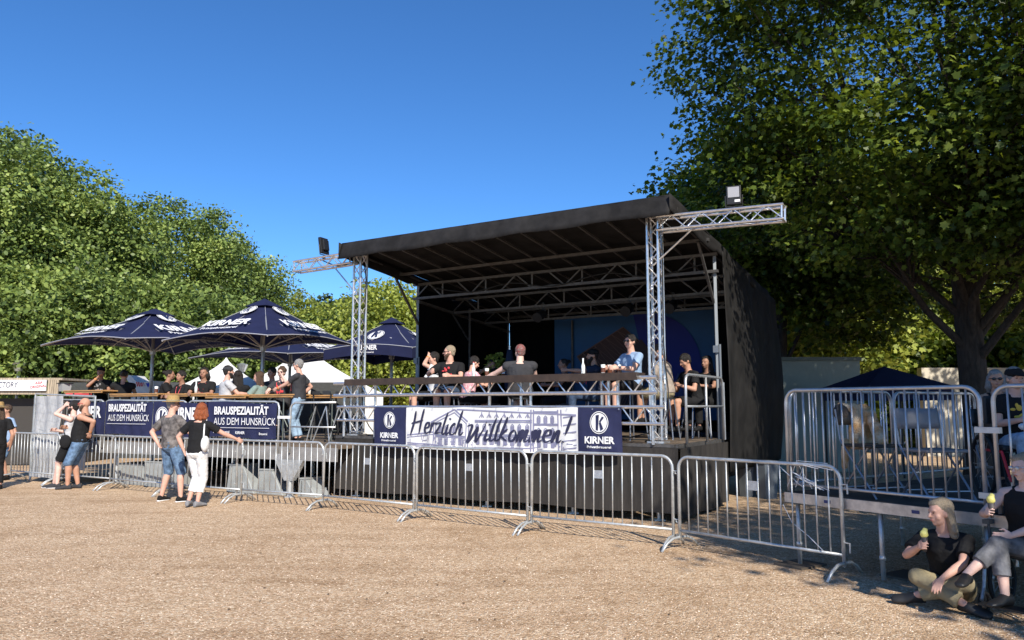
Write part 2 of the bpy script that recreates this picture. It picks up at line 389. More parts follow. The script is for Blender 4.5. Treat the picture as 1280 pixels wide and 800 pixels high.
def tree(name, label, x, y, rx, ry, z0, z1, n, size, shape, m, seed, tr=.25, clump=.4, per=28, group=None, cat='tree', up=.5, lobes=None, inner=.25, k=9, flat=.55, twigs=0):
    root = empty(name, (x, y, 0), 0, label, cat, group)
    lo = lobes or lobed(rx, ry, z0, z1, seed, k)
    me, _ = leaves_mesh('crown', lo, n, size, shape, seed, m, clump, per, up, inner, flat)
    o = bpy.data.objects.new('crown', me); col.objects.link(o); o.parent = root
    limbs = [l[:3] for l in lo[1:]]
    if twigs:
        mb = MB(); r_ = random.Random(seed); la = np.array(lo)
        for c in r_.sample(list(_), min(twigs, len(_))):
            q = la[np.argmin(((la[:, :3] - c) ** 2).sum(1)), :3]; a = V(c); b = V(q); b = V((b.x * .6, b.y * .6, b.z * .85 - .3)); m1 = a.lerp(b, .45) + V((r_.uniform(-.2, .2), r_.uniform(-.2, .2), r_.uniform(-.1, .2)))
            mb.cap(a, .007, m1, .016, n=5, flat=True); mb.cap(m1, .016, a.lerp(b, .9), .03, n=5, flat=True)
        mb.build('branches', M_bark, root, world=False)
    trunk_mb(tr, (z0 + z1) / 2 + (z1 - z0) * .25, limbs, seed).build('trunk', M_bark, root, smooth=True, world=False)
    return root
def far_tree(label, u, vt, d, rx, n=26000, seed=0, m=None, z0=.6, size=.17, name='plane_tree', group='tall green trees lining the square', **k):
    p = PY(u, vt, d)
    return tree(name, label, p.x, d, rx, rx * .9, z0, p.z + .35, int(n * 1.35), size, OVAL, m or L_far, seed, tr=.3, clump=.36, per=34, group=group, k=13, **k)
far_tree('tallest dense green tree at the far left edge', 8, 146, 30, 4.6, 60000, 11)
far_tree('green tree just right of the tallest one, crown top above the left parasol', 84, 182, 33, 3.9, 52000, 12)
far_tree('green tree whose crown rises right above the peak of the left parasol', 146, 256, 37, 2.9, 44000, 13)
far_tree('rounded green tree standing highest in the middle of the left treeline', 244, 240, 42, 3.3, 40000, 14)
far_tree('green tree at the right shoulder of the left treeline, over the middle parasol', 303, 296, 46, 2.9, 34000, 15)
far_tree('small lighter tree at the low right end of the left treeline', 362, 352, 50, 3.4, 22000, 16, m=L_yel)
far_tree('yellowish green tree between the left stage tower and the black stage wall', 492, 352, 34, 3.3, 30000, 17, m=L_yel)
far_tree('low bushy tree behind the parasols right of the middle parasol pole', 418, 415, 40, 3.4, 20000, 18)
far_tree('tree filling the corner beyond the left edge, behind the food stall', -110, 150, 31, 5, 40000, 19)
far_tree('low tree in the shade behind the left parasol and food stall', 60, 330, 27, 3.6, 36000, 20)
far_tree('low bushy tree in front of the treeline behind the middle parasol', 200, 350, 29, 3.4, 34000, 21)
far_tree('low leafy tree behind the white pointed tent', 290, 385, 33, 3.3, 26000, 22)
for i, (u, v, d) in enumerate(((405, 372, 95), (425, 362, 110), (452, 366, 100))):
    far_tree(['dark wooded tree on the distant hill, left of the stage tower', 'dark wooded tree highest on the distant hill by the left stage tower', 'dark wooded tree on the distant hill showing through the left tower'][i],
             u, v, d, 4.2 + i * .3, 7000, 30 + i, m=L_hill, size=.6, name='hill_tree', group='trees on the distant hill')
def hedge(label, x0, x1, y, z1, n, seed, m, y1=None):
    lo = []; r = random.Random(seed); k = int((x1 - x0) / 2.2)
    for i in range(k):
        x = x0 + (x1 - x0) * (i + .5) / k; yy = y + ((y1 if y1 is not None else y) - y) * (i + .5) / k
        lo.append((x - x0, yy - y, z1 * .5, 1.7, 1.2, z1 * .5 * r.uniform(.85, 1.1)))
    me, _ = leaves_mesh('hedge', lo, n, .26, QUAD, seed, m, .35, 30, .4, .3)
    o = bpy.data.objects.new('hedge', me); col.objects.link(o); o.location = (x0, y, 0)
    tag(o, label, 'hedge')
hedge('long leafy hedge closing off the square behind the beer garden', -32, -1, 34, 5.6, 130000, 5, L_far, 37)
hedge('leafy hedge in the shade behind the right platform and container', 6, 30, 30, 4.6, 60000, 6, L_near, 24)
# right-hand trees
def near_tree(label, x, y, lobes, n, seed, tr=.3, size=.2, m=None, name='maple_tree', clump=.5, per=22, up=.9, inner=.4, flat=.3):
    return tree(name, label, x, y, 0, 0, 2, max(l[2] + l[5] for l in lobes) - 1, n, size, MAPLE, m or L_near, seed, tr=tr, clump=clump, per=per, lobes=lobes, up=up, inner=inner, flat=flat, twigs=260, group='broad maples on the right')
near_tree('huge dark green tree spreading over the right half, trunk behind the platform', 8.4, 14,
          [(0, 0, 8.6, 4.6, 4.6, 4.6), (-3.5, -.4, 8.4, 1.9, 2.2, 2.4), (-3.3, .3, 5.7, 1.6, 2.0, 1.3), (-3.4, -.5, 11, 2.1, 2.3, 2.2), (-1, -2, 6, 2.8, 2.4, 1.4),
           (1.5, -1.5, 5.3, 3, 2.6, 1.8), (2.4, 1, 5.0, 3, 2.8, 1.8), (-.3, -2.2, 4.9, 2.4, 1.8, 1.2), (.6, -2.6, 4.3, 1.9, 1.2, .9), (-2.2, -1, 4.7, 1.5, 1.3, .8), (3.5, -1, 8.5, 3, 3, 3), (-.5, 0, 12.3, 3, 3, 2.5), (-4.0, 0, 7.0, 1.1, 1.3, 1.3), (0, -3, 8, 2.6, 2.2, 2.6)], 120000, 41, tr=.27, size=.102, clump=.34, per=60)
near_tree('maple mostly outside the right edge, behind the beige wall and platform', 23, 19,
          [(0, 0, 7.5, 5, 4.5, 4.5), (-3.5, -1, 5.2, 2.8, 2.4, 2), (-4, 0, 8, 2.6, 2.4, 2.6), (2, -1, 4.4, 3, 2.5, 2)], 34000, 42, size=.19, per=34)
near_tree('sunlit yellow green tree showing between the stage wall and the container', 9.3, 27,
          [(0, 0, 5.5, 3.2, 3, 3.2), (-2.2, -1, 4.4, 2, 1.8, 1.6), (1.8, -1, 4, 2.2, 1.8, 1.6), (0, 0, 8.5, 2.6, 2.6, 2.2), (-1.5, 0, 7, 2, 2, 2)], 42000, 43, size=.19, m=L_yel, tr=.22)
near_tree('sunlit leafy tree farther back, above the right platform railing', 15.5, 30,
          [(0, 0, 5.5, 4, 3, 3.6), (-2.5, -1, 4.6, 2.4, 1.8, 1.8), (2.5, -1, 4.4, 2.4, 1.8, 1.8), (0, 0, 9, 3.2, 2.6, 2.6)], 40000, 44, size=.21, m=L_yel, tr=.22)
near_tree('green tree behind the stage whose twigs peek over the roof corner', 7.6, 21.5,
          [(0, 0, 7.0, 3.4, 3, 2.6), (-2.2, -.5, 6.6, 1.5, 1.5, 1.5), (1.6, -.5, 5, 2, 2, 1.7)], 36000, 45, size=.15, tr=.25)
near_tree('shade tree just outside the right edge whose boughs hang into the top corner', 12.2, 6.2,
          [(0, 0, 8.5, 4.4, 4.6, 3.6), (-2.6, 2, 7.5, 2.2, 2.2, 1.8), (-2.6, -2.4, 7.6, 2.2, 2.4, 2.2), (0, 3, 7, 2.6, 2.2, 2)], 42000, 46, size=.115, per=50, tr=.32)
near_tree('shade tree standing behind the photographer on the right', 11.9, -2.2,
          [(0, 0, 7.6, 4.8, 4.2, 3.6), (-2.6, .6, 7, 2.6, 2.6, 2.6), (-2.5, -2, 6, 2.4, 2.4, 2), (-2.2, 2.4, 6, 2.4, 2.2, 1.8), (-4.2, 1.5, 8.5, 1.8, 2.0, 1.6)], 44000, 47, size=.17, per=40, tr=.32)
# ------------------------------------------------------------------ stage
A0 = V((-3.26, 14.51, 0)); SA = V((5.58, -3.41, 0)).normalized(); SB = V((-SA.y, SA.x, 0)); LEN = 6.54
UP = V((0, 0, 1))
def S(a, b, z=0): return A0 + SA * a + SB * b + UP * z
DZ = 1.1
def roofz(b): return 4.68 - .125 * b
stage = empty('mobile_stage', A0, 0, 'large mobile stage with black tarpaulin roof and walls behind the crowd barriers', 'stage')
def sbox(mb, a0, a1, b0, b1, z0, z1): return mb.box(S((a0 + a1) / 2, (b0 + b1) / 2, (z0 + z1) / 2), (a1 - a0, b1 - b0, z1 - z0), SA)
mb = MB(); sbox(mb, 0, LEN, .02, 6.1, DZ - .1, DZ); mb.build('deck', M_deck, stage, bevel=.006)
mb = MB(); sbox(mb, -.02, LEN + .01, -.035, .015, DZ - .035, DZ + .012); sbox(mb, LEN + .012, LEN + .05, .0, 2.3, DZ - .05, DZ + .012); mb.build('deck_edge', M_aludark, stage)
# skirt: cloth with hanging folds
M_skirt = mat('skirt_cloth', (.045, .041, .038), .85, var=.25, vscale=2, bump=.5, bscale=7, spec=.15, stretch=(3, 3, .6))
def skirt(p0, p1, z0, z1, amp, seed, nv=14):
    n = (p1 - p0).normalized().cross(UP); L_ = (p1 - p0).length; r = random.Random(seed); ph = [r.uniform(0, 6) for _ in range(4)]
    def fn(u, v):
        x = u * L_; w = math.sin(x * 5.1 + ph[0]) + .6 * math.sin(x * 11.7 + ph[1]) + .4 * math.sin(x * 23 + ph[2])
        return p0 + (p1 - p0) * u + n * (amp * w * (1 - v) + amp) + UP * (z0 + (z1 - z0) * v + (1 - v) * .012 * math.sin(x * 3 + ph[3]))
    return MB().grid(fn, int(L_ * 22), nv)
skirt(S(-.02, -.02), S(LEN + .06, -.02), .13, DZ - .04, .010, 1).build('skirt', M_skirt, stage, smooth=True)
skirt(S(LEN + .06, -.01), S(LEN + .06, 2.4), .07, DZ - .04, .03, 2).build('skirt', M_skirt, stage, smooth=True)
# under-stage legs and a dark chassis
for a in (.3, 1.7, 3.2, 4.8, 6.2):
    MB().tube([S(a, .22, 0), S(a, .22, 1)], .03).box(S(a, .22, .01), (.16, .16, .02)).build('stage_leg', M_steel, stage)
mb = MB(); sbox(mb, .5, LEN - .3, 2.4, 5.5, .35, .95); mb.build('chassis', M_black, stage)
# box truss: 4 chords + lattice
def truss(mb, p, q, w, up=UP, r=.02, rl=.009, cell=None, tri=False, ends=True):
    p, q, up = V(p), V(q), V(up); d = (q - p); L_ = d.length; t = d / L_; s = t.cross(up).normalized(); up = s.cross(t).normalized(); h = w / 2
    offs = [s * h + up * h, s * -h + up * h, s * -h - up * h, s * h - up * h] if not tri else [up * h * 1.1, s * h - up * h * .8, s * -h - up * h * .8]
    m = len(offs)
    for o in offs: mb.tube([p + o, q + o], r, 8)
    n = max(2, round(L_ / (cell or w))); 
    for i in range(m):
        a, b = offs[i], offs[(i + 1) % m]
        for k in range(n):
            x, y = p + t * (L_ * k / n), p + t * (L_ * (k + 1) / n)
            if k % 2: a_, b_ = b, a
            else: a_, b_ = a, b
            mb.tube([x + a_, y + b_], rl, 5)
        if ends:
            for e in (p + t * .02, q - t * .02): mb.tube([e + a, e + b], r * .8, 6)
    return mb
for a in (.32, 6.24):
    mb = MB(); truss(mb, S(a, .17, DZ + .06), S(a, .17, roofz(.17) - .12), .17, up=SB, r=.022, cell=.2); 
    mb.box(S(a, .17, DZ + .03), (.26, .26, .03), SA); mb.build('truss_tower', M_alu, stage, smooth=False)
# side wings of truss carrying the flood lights
for nm, a0, a1, z0, z1 in (('l', .22, -1.33, 4.47, 4.44), ('r', 6.34, 8.16, 4.36, 4.30)):
    mb = MB(); truss(mb, S(a0, .1, z0), S(a1, .1, z1), .2, r=.021, cell=.22); mb.build('truss_wing', M_alu, stage)
    s = -1 if nm == 'l' else 1
    MB().tube([S(a0 - .1 * s, .1, 3.75), S(a0 + .5 * s, .1, z0 - .14)], .014, 6).build('brace', M_alu, stage)
# roof
def roof_pt(a, b, dz=0): return S(a, b, roofz(b) + dz)
mb = MB()
A_L, A_R = .1, LEN + .08
def rf(u, v):
    a = A_L + (A_R - A_L) * u; b = -.12 + 6.5 * v
    return roof_pt(a, b, .03 + .015 * math.sin(a * 4.6) * math.sin(v * 3.1))
mb.grid(rf, 50, 12); mb.build('roof_sheet', M_blackfab, stage, smooth=True, solid=.02)
mb = MB()
def fasc(u, v):
    a = A_L + (A_R - A_L) * u
    return S(a, -.12 - .10 * (1 - v) + .01 * math.sin(a * 9), roofz(0) - .26 + .31 * v - .012 * math.sin(a * 4.2) * (1 - v))
mb.grid(fasc, 90, 4); mb.build('roof_valance', M_blackfab, stage, smooth=True, solid=.01)
mb = MB()
for a, sg in ((A_L, -1), (A_R, 1)):
    mb.grid(lambda u, v: S(a + sg * .02 * math.sin(u * 20), -.2 + 6.4 * u, roofz(6.4 * u - .2) - (.25 if u < .35 else .2) * (1 - v) + .03), 40, 3)
mb.build('roof_side_valance', M_blackfab, stage, smooth=True, solid=.008)
# roof frame
for b, w in ((2.25, .3), (3.6, .3), (4.9, .26)):
    mb = MB(); z = roofz(b) - .14
    for z_ in (z, z - w): mb.bar(S(-.05, b, z_), S(LEN + .05, b, z_), .06, .05)
    n = 18
    for i in range(n):
        x0 = LEN * i / n; x1 = LEN * (i + 1) / n
        if i % 3 == 2: mb.bar(S(x0, b, z), S(x0, b, z - w), .03, .03)
        else: mb.bar(S(x0, b, z if i % 2 else z - w), S(x1, b, z - w if i % 2 else z), .025, .025)
    mb.build('roof_truss', M_aludark, stage)
mb = MB()
for b in (.12, 1.6, 5.7): MB().bar(S(-.1, b, roofz(b) - .1), S(LEN + .1, b, roofz(b) - .1), .06, .05).build('purlin', M_aludark, stage)
mb = MB()
for i in range(13):
    a = .1 + (LEN - .2) * i / 12; mb.bar(S(a, 0, roofz(0) - .05), S(a, 6, roofz(6) - .05), .035, .03)
mb.build('rafter', M_aludark, stage)
# rear section posts
for a in (.03, LEN - .03):
    mb = MB(); mb.bar(S(a, 2.3, DZ), S(a, 2.3, roofz(2.3) - .1), .05, .05); mb.tube([S(a + .06, 2.28, DZ), S(a + .06, 2.28, 2.7)], .02)
    mb.box(S(a, 2.28, 2.62), (.09, .09, .12), SA); mb.build('roof_post', mat('grey_post', (.22, .24, .26), .5, .5), stage)
for a, b in ((.08, 4.2), (.1, 5.9), (1.9, 5.95), (LEN - .1, 5.9)):
    MB().tube([S(a, b, DZ), S(a, b, roofz(b) - .2)], .028).build('rear_post', M_aludark, stage)
for a, s in ((.05, 1), (LEN - .05, -1)): 
    mb = MB(); mb.bar(S(a, 2.3, 3.9), S(a, 6, 3.55), .06, .06); mb.bar(S(a, 2.3, 3.4), S(a + .0, 1.5, roofz(1.5) - .15), .04, .04); mb.bar(S(a, 4.2, 3.2), S(a, 3.5, 3.8), .03, .03); mb.build('side_beam', M_aludark, stage)
# walls
def wall(p0, p1, zt0, zt1, z0, amp, seed, bulge=0):
    n = (p1 - p0).normalized().cross(UP); L_ = (p1 - p0).length; r = random.Random(seed); ph = [r.uniform(0, 6) for _ in range(4)]
    def fn(u, v):
        x = u * L_; w = math.sin(x * 4 + ph[0] + v) + .5 * math.sin(x * 9 + ph[1] - v) + .3 * math.sin(v * 7 + x * 3)
        return p0 + (p1 - p0) * u + n * (amp * w + bulge * math.sin(math.pi * min(1, v * 1.1)) * (.4 + u * .6)) + UP * (z0 + (zt0 + (zt1 - zt0) * u - z0) * v)
    return MB().grid(fn, 60, 24)
M_wall = mat('black_wall_tarp', (.018, .017, .016), .7, var=.5, vscale=2.5, bump=.5, bscale=6, spec=.2)
wall(S(LEN + .09, 2.35), S(LEN + .12, 6.25), roofz(2.3), roofz(6.2), .55, .02, 4, .1).build('side_wall', M_wall, stage, smooth=True, solid=.012)
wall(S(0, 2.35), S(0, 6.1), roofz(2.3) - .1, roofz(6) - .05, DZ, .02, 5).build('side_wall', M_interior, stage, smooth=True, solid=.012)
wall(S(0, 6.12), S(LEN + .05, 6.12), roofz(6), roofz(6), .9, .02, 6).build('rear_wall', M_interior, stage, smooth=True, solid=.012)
# stage lamps under the trusses
for a, b in ((2.4, 3.6), (4.4, 3.6), (5.3, 3.6)):
    c = S(a, b, roofz(b) - .6); mb = MB(); mb.cap(c + V((.0, 0, 0)), .09, c - SB * .26 + UP * -.12, .11, flat=True); mb.box(c + UP * .12, (.05, .05, .22)); mb.build('stage_lamp', M_black, stage)

# floodlights on the wings
def flood(label, p, face, tilt=.1, s=1):
    r = empty('flood_light', p, 0, label, 'flood light', 'flood lights on the truss wings')
    X = UP.cross(V(face)).normalized(); Y = V(face).normalized(); Z = (UP + Y * tilt).normalized(); Yf = X.cross(Z) * -1
    if Yf.dot(Y) < 0: Yf = -Yf
    c = V(p) + UP * .30 * s
    MB().box(c, (.30 * s, .06, .40 * s), X, Z).box(c - Yf * .05, (.2 * s, .05, .26 * s), X, Z).build('housing', M_black, r, bevel=.01)
    MB().box(c + Yf * .034 + Z * .06 * s, (.23 * s, .006, .22 * s), X, Z).build('lens', mat('flood_glass', (.36, .36, .38), .35), r)
    MB().box(c + Yf * .034 - Z * .13 * s + X * .05, (.11 * s, .006, .05 * s), X, Z).build('label_plate', M_white, r)
    MB().tube([c - X * .17 * s, c - X * .17 * s - Z * .24 * s, c + X * .17 * s - Z * .24 * s, c + X * .17 * s], .012, 6).tube([c - Z * .24 * s, V(p) - UP * .02], .02).build('bracket', M_black, r)
fp = S(7.47, .1, 4.44); flood('white-faced flood light standing on the right truss wing', fp, V((-.35, -.93, 0)), .0, .68)
fp = S(-.6, .1, 4.56); flood('small black flood light seen edge-on upon the left truss wing', fp, V((-.75, .35, 0)), .15, .8)

# blue backdrop
bd = empty('backdrop_banner', S(4, 6.0, DZ), 0, 'large blue printed backdrop hanging at the back of the stage', 'backdrop')
bd0, bd1, bz0, bz1 = 1.37, 5.4, 1.35, 3.85
def B(u, v, o=0): return S(bd0 + (bd1 - bd0) * u, 6.03 - o, bz0 + (bz1 - bz0) * v)
MB().grid(lambda u, v: B(u, v, .01 * math.sin(u * 14)), 30, 4).build('sheet', mat('backdrop_blue', (.024, .10, .24), .7, var=.15, vscale=1.5), bd)
def poly(pts, o): return MB().add([B(u, v, o) for u, v in pts], [tuple(range(len(pts)))])
arc = [(.52 + .0, .98)] + [(.62 + .3 * math.sin(t), .45 + .52 * math.cos(t)) for t in np.linspace(0, 2.4, 16)] + [(.7, .06), (.6, .4)]
poly(arc, .03).build('dark_blue_shape', mat('backdrop_deep', (.010, .018, .2), .7), bd)
poly([(.7, .02), (.78, .42), (.88, .3), (.86, .02)], .036).build('pale_shape', mat('backdrop_pale', (.05, .075, .22), .7), bd)
poly([(.16, .6), (.46, .86), (.56, .72), (.28, .34)], .042).build('brown_shape', mat('backdrop_brown', (.07, .03, .025), .7), bd)
poly([(.3, .32), (.57, .74), (.66, .55), (.5, .05), (.38, .05)], .045).build('brown_shape', mat('backdrop_brown2', (.05, .03, .035), .7), bd)
mb = MB()
for i in range(9):
    t = i / 8; mb.bar(B(.16 + .3 * t, .6 + .26 * t, .05), B(.28 + .28 * t, .34 + .38 * t, .05), .012)
    mb.bar(B(.16 + .3 * t, .6 + .26 * t, .05), B(.28 + .28 * min(1, t + .1), .34 + .38 * min(1, t + .1), .05), .01)
    mb.bar(B(.36 + .02 * i, .08, .05), B(.36 + .24 * .5 + .02 * i, .38 + .02 * i, .05), .01)
mb.bar(B(.16, .6, .05), B(.46, .86, .05), .02); mb.bar(B(.16, .6, .05), B(.28, .34, .05), .02); mb.build('lattice_print', mat('backdrop_line', (.17, .09, .07), .7), bd)
poly([(.62, .5), (.645, .62), (.68, .66), (.715, .62), (.73, .48), (.7, .3), (.65, .3)], .052).build('red_shape', mat('backdrop_red', (.22, .05, .03), .7), bd)
# front parapet of truss with the brown counter board
par = empty('truss_parapet', S(0, -.1, DZ), 0, 'waist high aluminium truss parapet topped by a dark brown board along the stage front', 'parapet')
aL, aR = .1, LEN - .2
M_alub = M_alu
mb = MB(); sb_ = -.12
mb.tube([S(aL - .1, sb_, 2.07), S(aR, sb_, 2.07)], .03); mb.tube([S(aL - .1, sb_, 1.85), S(aR, sb_, 1.85)], .03)
n = 34
for i in range(n):
    x0 = aL + (aR - aL) * i / n; x1 = aL + (aR - aL) * (i + 1) / n
    mb.tube([S(x0, sb_, 2.07 if i % 2 else 1.85), S(x1, sb_, 1.85 if i % 2 else 2.07)], .012, 6)
mb.build('upper_truss', M_alub, par)
mb = MB(); mb.tube([S(aL, sb_, 1.64), S(aR + .1, sb_, 1.64)], .026); mb.tube([S(aL, sb_, 1.40), S(aR + .1, sb_, 1.40)], .024)
for i in range(n):
    x0 = aL + (aR - aL) * i / n; x1 = aL + (aR - aL) * (i + 1) / n
    mb.tube([S(x0, sb_, 1.64 if i % 2 else 1.40), S(x1, sb_, 1.40 if i % 2 else 1.64)], .011, 6)
mb.build('lower_truss', M_alub, par)
for a in (.2, .95, 4.02, 4.2, 5.55, 5.7, LEN - .3):
    MB().tube([S(a, sb_ + .07, DZ), S(a, sb_ + .07, 2.07)], .024).build('upright', M_alub, par)
mb = MB(); sbox(mb, .33, 6.07, -.2, .12, 2.105, 2.145); sbox(mb, .33, 6.07, -.21, -.185, 2.03, 2.146); mb.build('counter_board', M_brown, par, bevel=.004)

# logo: ring with a K inside
def logo(mb_w, mb_d, c, X, Y, R, off):
    N_ = V(X).cross(V(Y)).normalized(); c = V(c)
    mb_w.disc(c + N_ * off, R, X, Y, 32, R * .93, 1.12)
    mb_w.disc(c + N_ * off, R * .85, X, Y, 32, 0, 1.12)
    X, Y = V(X).normalized(), V(Y).normalized()
    def q(*p): mb_d.add([c + N_ * (off * 2) + X * (R * x) + Y * (R * y) for x, y in p], [tuple(range(len(p)))])
    q((-.34, -.72), (-.1, -.78), (.02, .78), (-.34, .72)); q((.02, .1), (.34, .62), (.56, .5), (.2, .06)); q((.02, .0), (.2, .08), (.5, -.6), (.2, -.78))
def kirner(mb_w, c, X, Y, h, off, sub=True):
    """KIRNER with the small line under it, centred on c"""
    N_ = V(X).cross(V(Y)).normalized()
    text(mb_w, 'KIRNER', h, V(c) + N_ * off, X, Y, .035, 'CENTER', xs=1.0)
    if sub: text(mb_w, 'Privatbrauerei', h * .36, V(c) - V(Y).normalized() * h * .5 + N_ * off, X, Y, .02, 'CENTER', xs=1.35)

# brush script for the welcome banner
def brush(mb, pts, w, f):
    P = [V((x, y, 0)) for x, y in pts]; Q = []
    for i in range(len(P) - 1):
        p0 = P[max(0, i - 1)]; p1 = P[i]; p2 = P[i + 1]; p3 = P[min(len(P) - 1, i + 2)]
        for k in range(6):
            t = k / 6; Q.append(.5 * ((2 * p1) + (-p0 + p2) * t + (2 * p0 - 5 * p1 + 4 * p2 - p3) * t * t + (-p0 + 3 * p1 - 3 * p2 + p3) * t ** 3))
    Q.append(P[-1]); vs = []; m = len(Q)
    for i, p in enumerate(Q):
        a = Q[max(0, i - 1)]; b = Q[min(m - 1, i + 1)]; d = (b - a); d = d.normalized() if d.length > 0 else V((1, 0, 0)); nn = V((-d.y, d.x, 0))
        ww = w * (.55 + .55 * abs(d.y)) * (min(1, .45 + i / m * 4) if i < m / 2 else min(1, .25 + (m - 1 - i) / m * 3))
        vs += [f(*(p + nn * ww)[:2]), f(*(p - nn * ww)[:2])]
    mb.add(vs, [(2 * i, 2 * i + 1, 2 * i + 3, 2 * i + 2) for i in range(m - 1)])
GL = {
 'H': ([[(.15, 1.95), (.1, .9), (-.05, -.25)], [(1.0, 2.15), (.85, 1.0), (.75, -.1)], [(-.15, .85), (.5, 1.0), (1.05, 1.15)]], 1.25),
 'e': ([[(.05, .45), (.45, .6), (.42, .95), (.15, .85), (.05, .35), (.25, 0), (.65, .25)]], .62),
 'r': ([[(.1, .95), (.08, .5), (.0, 0)], [(.05, .5), (.25, .9), (.5, .9), (.55, .75)]], .55),
 'z': ([[(.0, .9), (.5, .95), (.3, .5), (0, .05), (.35, .1), (.7, .05)]], .72),
 'l': ([[(.35, 1.9), (.15, 1.0), (.05, .15), (.2, 0), (.4, .2)]], .4),
 'i': ([[(.15, .9), (.05, .2), (.15, 0), (.35, .2)], [(.25, 1.3), (.27, 1.42)]], .38),
 'c': ([[(.5, .8), (.35, .95), (.08, .6), (.1, .1), (.35, .0), (.6, .25)]], .6),
 'h': ([[(.4, 2.1), (.2, 1.0), (0, 0)], [(.05, .4), (.35, .9), (.5, .8), (.42, .2), (.55, 0), (.8, .25)]], .85),
 'W': ([[(-.1, 1.2), (.25, 1.3), (.2, .6), (.15, -.2), (.5, .6), (.75, 1.1), (.7, .4), (.75, -.1), (1.15, .8), (1.35, 1.6)]], 1.35),
 'k': ([[(.4, 2.0), (.2, 1.0), (0, 0)], [(.55, 1.0), (.12, .5), (.35, .2), (.65, 0)]], .72),
 'o': ([[(.35, .95), (.08, .6), (.1, .1), (.35, .05), (.55, .5), (.38, .95)]], .65),
 'm': ([[(.1, .9), (.0, 0), (.25, .8), (.38, .85), (.3, 0), (.55, .8), (.68, .85), (.6, .15), (.7, 0), (.9, .2)]], .92),
 'n': ([[(.1, .9), (.0, 0), (.28, .8), (.45, .85), (.38, .15), (.5, 0), (.7, .2)]], .72),
 '!': ([[(.45, 2.1), (.2, .6)], [(.1, .1), (.08, -.02)]], .4)}
def script(mb, s, x, y, h, dy, f, w=.055, sx=1):
    for ch in s:
        st, adv = GL[ch]
        for q in st: brush(mb, [(x + (px + py * .16) * h * sx, y + py * h * (1.0)) for px, py in q], w * h, f)
        x += adv * h * 1.02 * sx; y += dy * adv * h

# welcome banner
wb_b = -.165
wbn = empty('welcome_banner', S(3, wb_b, 1.62), 0, 'white and navy welcome banner reading Herzlich Willkommen hung on the stage front', 'banner')
WX0, WX1 = 1.03, 5.8; WT, WB_ = 1.64, .93
def wavy(a, z): return .035 * math.sin(a * 5) * (WT - z) + .014 * math.sin(a * 17 + z * 6) * (WT - z) + .006 * math.sin(a * 31) * (WT - z)
def bsheet(a0, a1, name, m, o=0):
    MB().grid(lambda u, v: S(a0 + (a1 - a0) * u, wb_b - wavy(a0 + (a1 - a0) * u, WB_ + (WT - WB_) * v) - o, WB_ + (WT - WB_) * v - .015 * math.sin(math.pi * ((a0 + (a1 - a0) * u) % 1.0)) * v), int((a1 - a0) * 60), 20).build(name, m, wbn, smooth=True)
aN1, aN2 = 1.77, 5.09
bsheet(WX0, aN1, 'navy_panel', M_navy); bsheet(aN1, aN2, 'white_panel', M_whitefab); bsheet(aN2, WX1, 'navy_panel', M_navy)
def WF(off): return lambda x, y: S(x, wb_b - wavy(x, y) - off, y)
mk = MB(); sk = MB(); r_ = random.Random(4)
f1 = WF(.007)
def ln(x0, y0, x1, y1, w=.005):
    w *= 1.5
    x0 = 1.77 + (x0 - 1.31) * .905; x1 = 1.77 + (x1 - 1.31) * .905
    y0 = min(max(y0, WB_ + .01), WT - .03); y1 = min(max(y1, WB_ + .01), WT - .03); x0 = min(max(x0, aN1 + .02), aN2 - .02); x1 = min(max(x1, aN1 + .02), aN2 - .02)
    if abs(x0 - x1) + abs(y0 - y1) < .012: return
    d = V((x1 - x0, y1 - y0, 0)).normalized(); nn = V((-d.y, d.x, 0)) * w; k = max(1, int((abs(x1 - x0)) / .1))
    for i in range(k):
        a, b = i / k, (i + 1) / k
        xa, ya, xb, yb = x0 + (x1 - x0) * a, y0 + (y1 - y0) * a, x0 + (x1 - x0) * b, y0 + (y1 - y0) * b
        sk.add([f1(xa + nn.x, ya + nn.y), f1(xb + nn.x, yb + nn.y), f1(xb - nn.x, yb - nn.y), f1(xa - nn.x, ya - nn.y)], [(0, 1, 2, 3)])
def win(x, y, w, h):
    for a, b, c, d in ((0, 0, 0, h), (w, 0, w, h), (0, 0, w, 0), (0, h, w / 2, h * 1.35), (w / 2, h * 1.35, w, h), (w * .5, 0, w * .5, h), (w * .3, 0, w * .3, h), (w * .7, 0, w * .7, h)): ln(x + a, y + b, x + c, y + d, .0045)
# gabled house, long facade with arcades, tower, balconies
ln(1.9, 1.38, 2.45, 1.6, .008); ln(2.45, 1.6, 2.75, 1.4, .008); ln(1.92, 1.34, 2.45, 1.55); ln(2.45, 1.55, 2.72, 1.37); ln(2.5, 1.6, 4.95, 1.52, .007); ln(2.9, 1.42, 4.1, 1.43, .007); ln(2.9, 1.395, 4.1, 1.4)
ln(1.35, 1.16, 1.95, 1.22, .007); ln(1.35, 1.12, 1.95, 1.18); ln(1.35, 1.03, 2.2, 1.0, .006); ln(1.35, 1.0, 2.2, .98)
for x in (1.95, 2.0, 2.7, 2.76): ln(x, .95, x + .02, 1.38, .006)
for i in range(4): win(2.08 + i * .16, 1.22, .08, .09); win(2.08 + i * .16, 1.02, .08, .1)
ln(2.02, 1.17, 2.7, 1.16); ln(2.02, 1.145, 2.7, 1.135)
for i in range(8): win(2.92 + i * .15, 1.25, .065, .09); win(2.92 + i * .15, 1.04, .07, .1)
ln(2.85, 1.2, 4.1, 1.2); ln(2.85, 1.18, 4.1, 1.17); ln(2.85, .98, 4.1, 1.0)
for x in (4.08, 4.13, 4.6, 4.66): ln(x, .95, x, 1.6, .007)
for i in range(3):
    for j in range(3): win(4.2 + i * .13, 1.02 + j * .19, .06, .08)
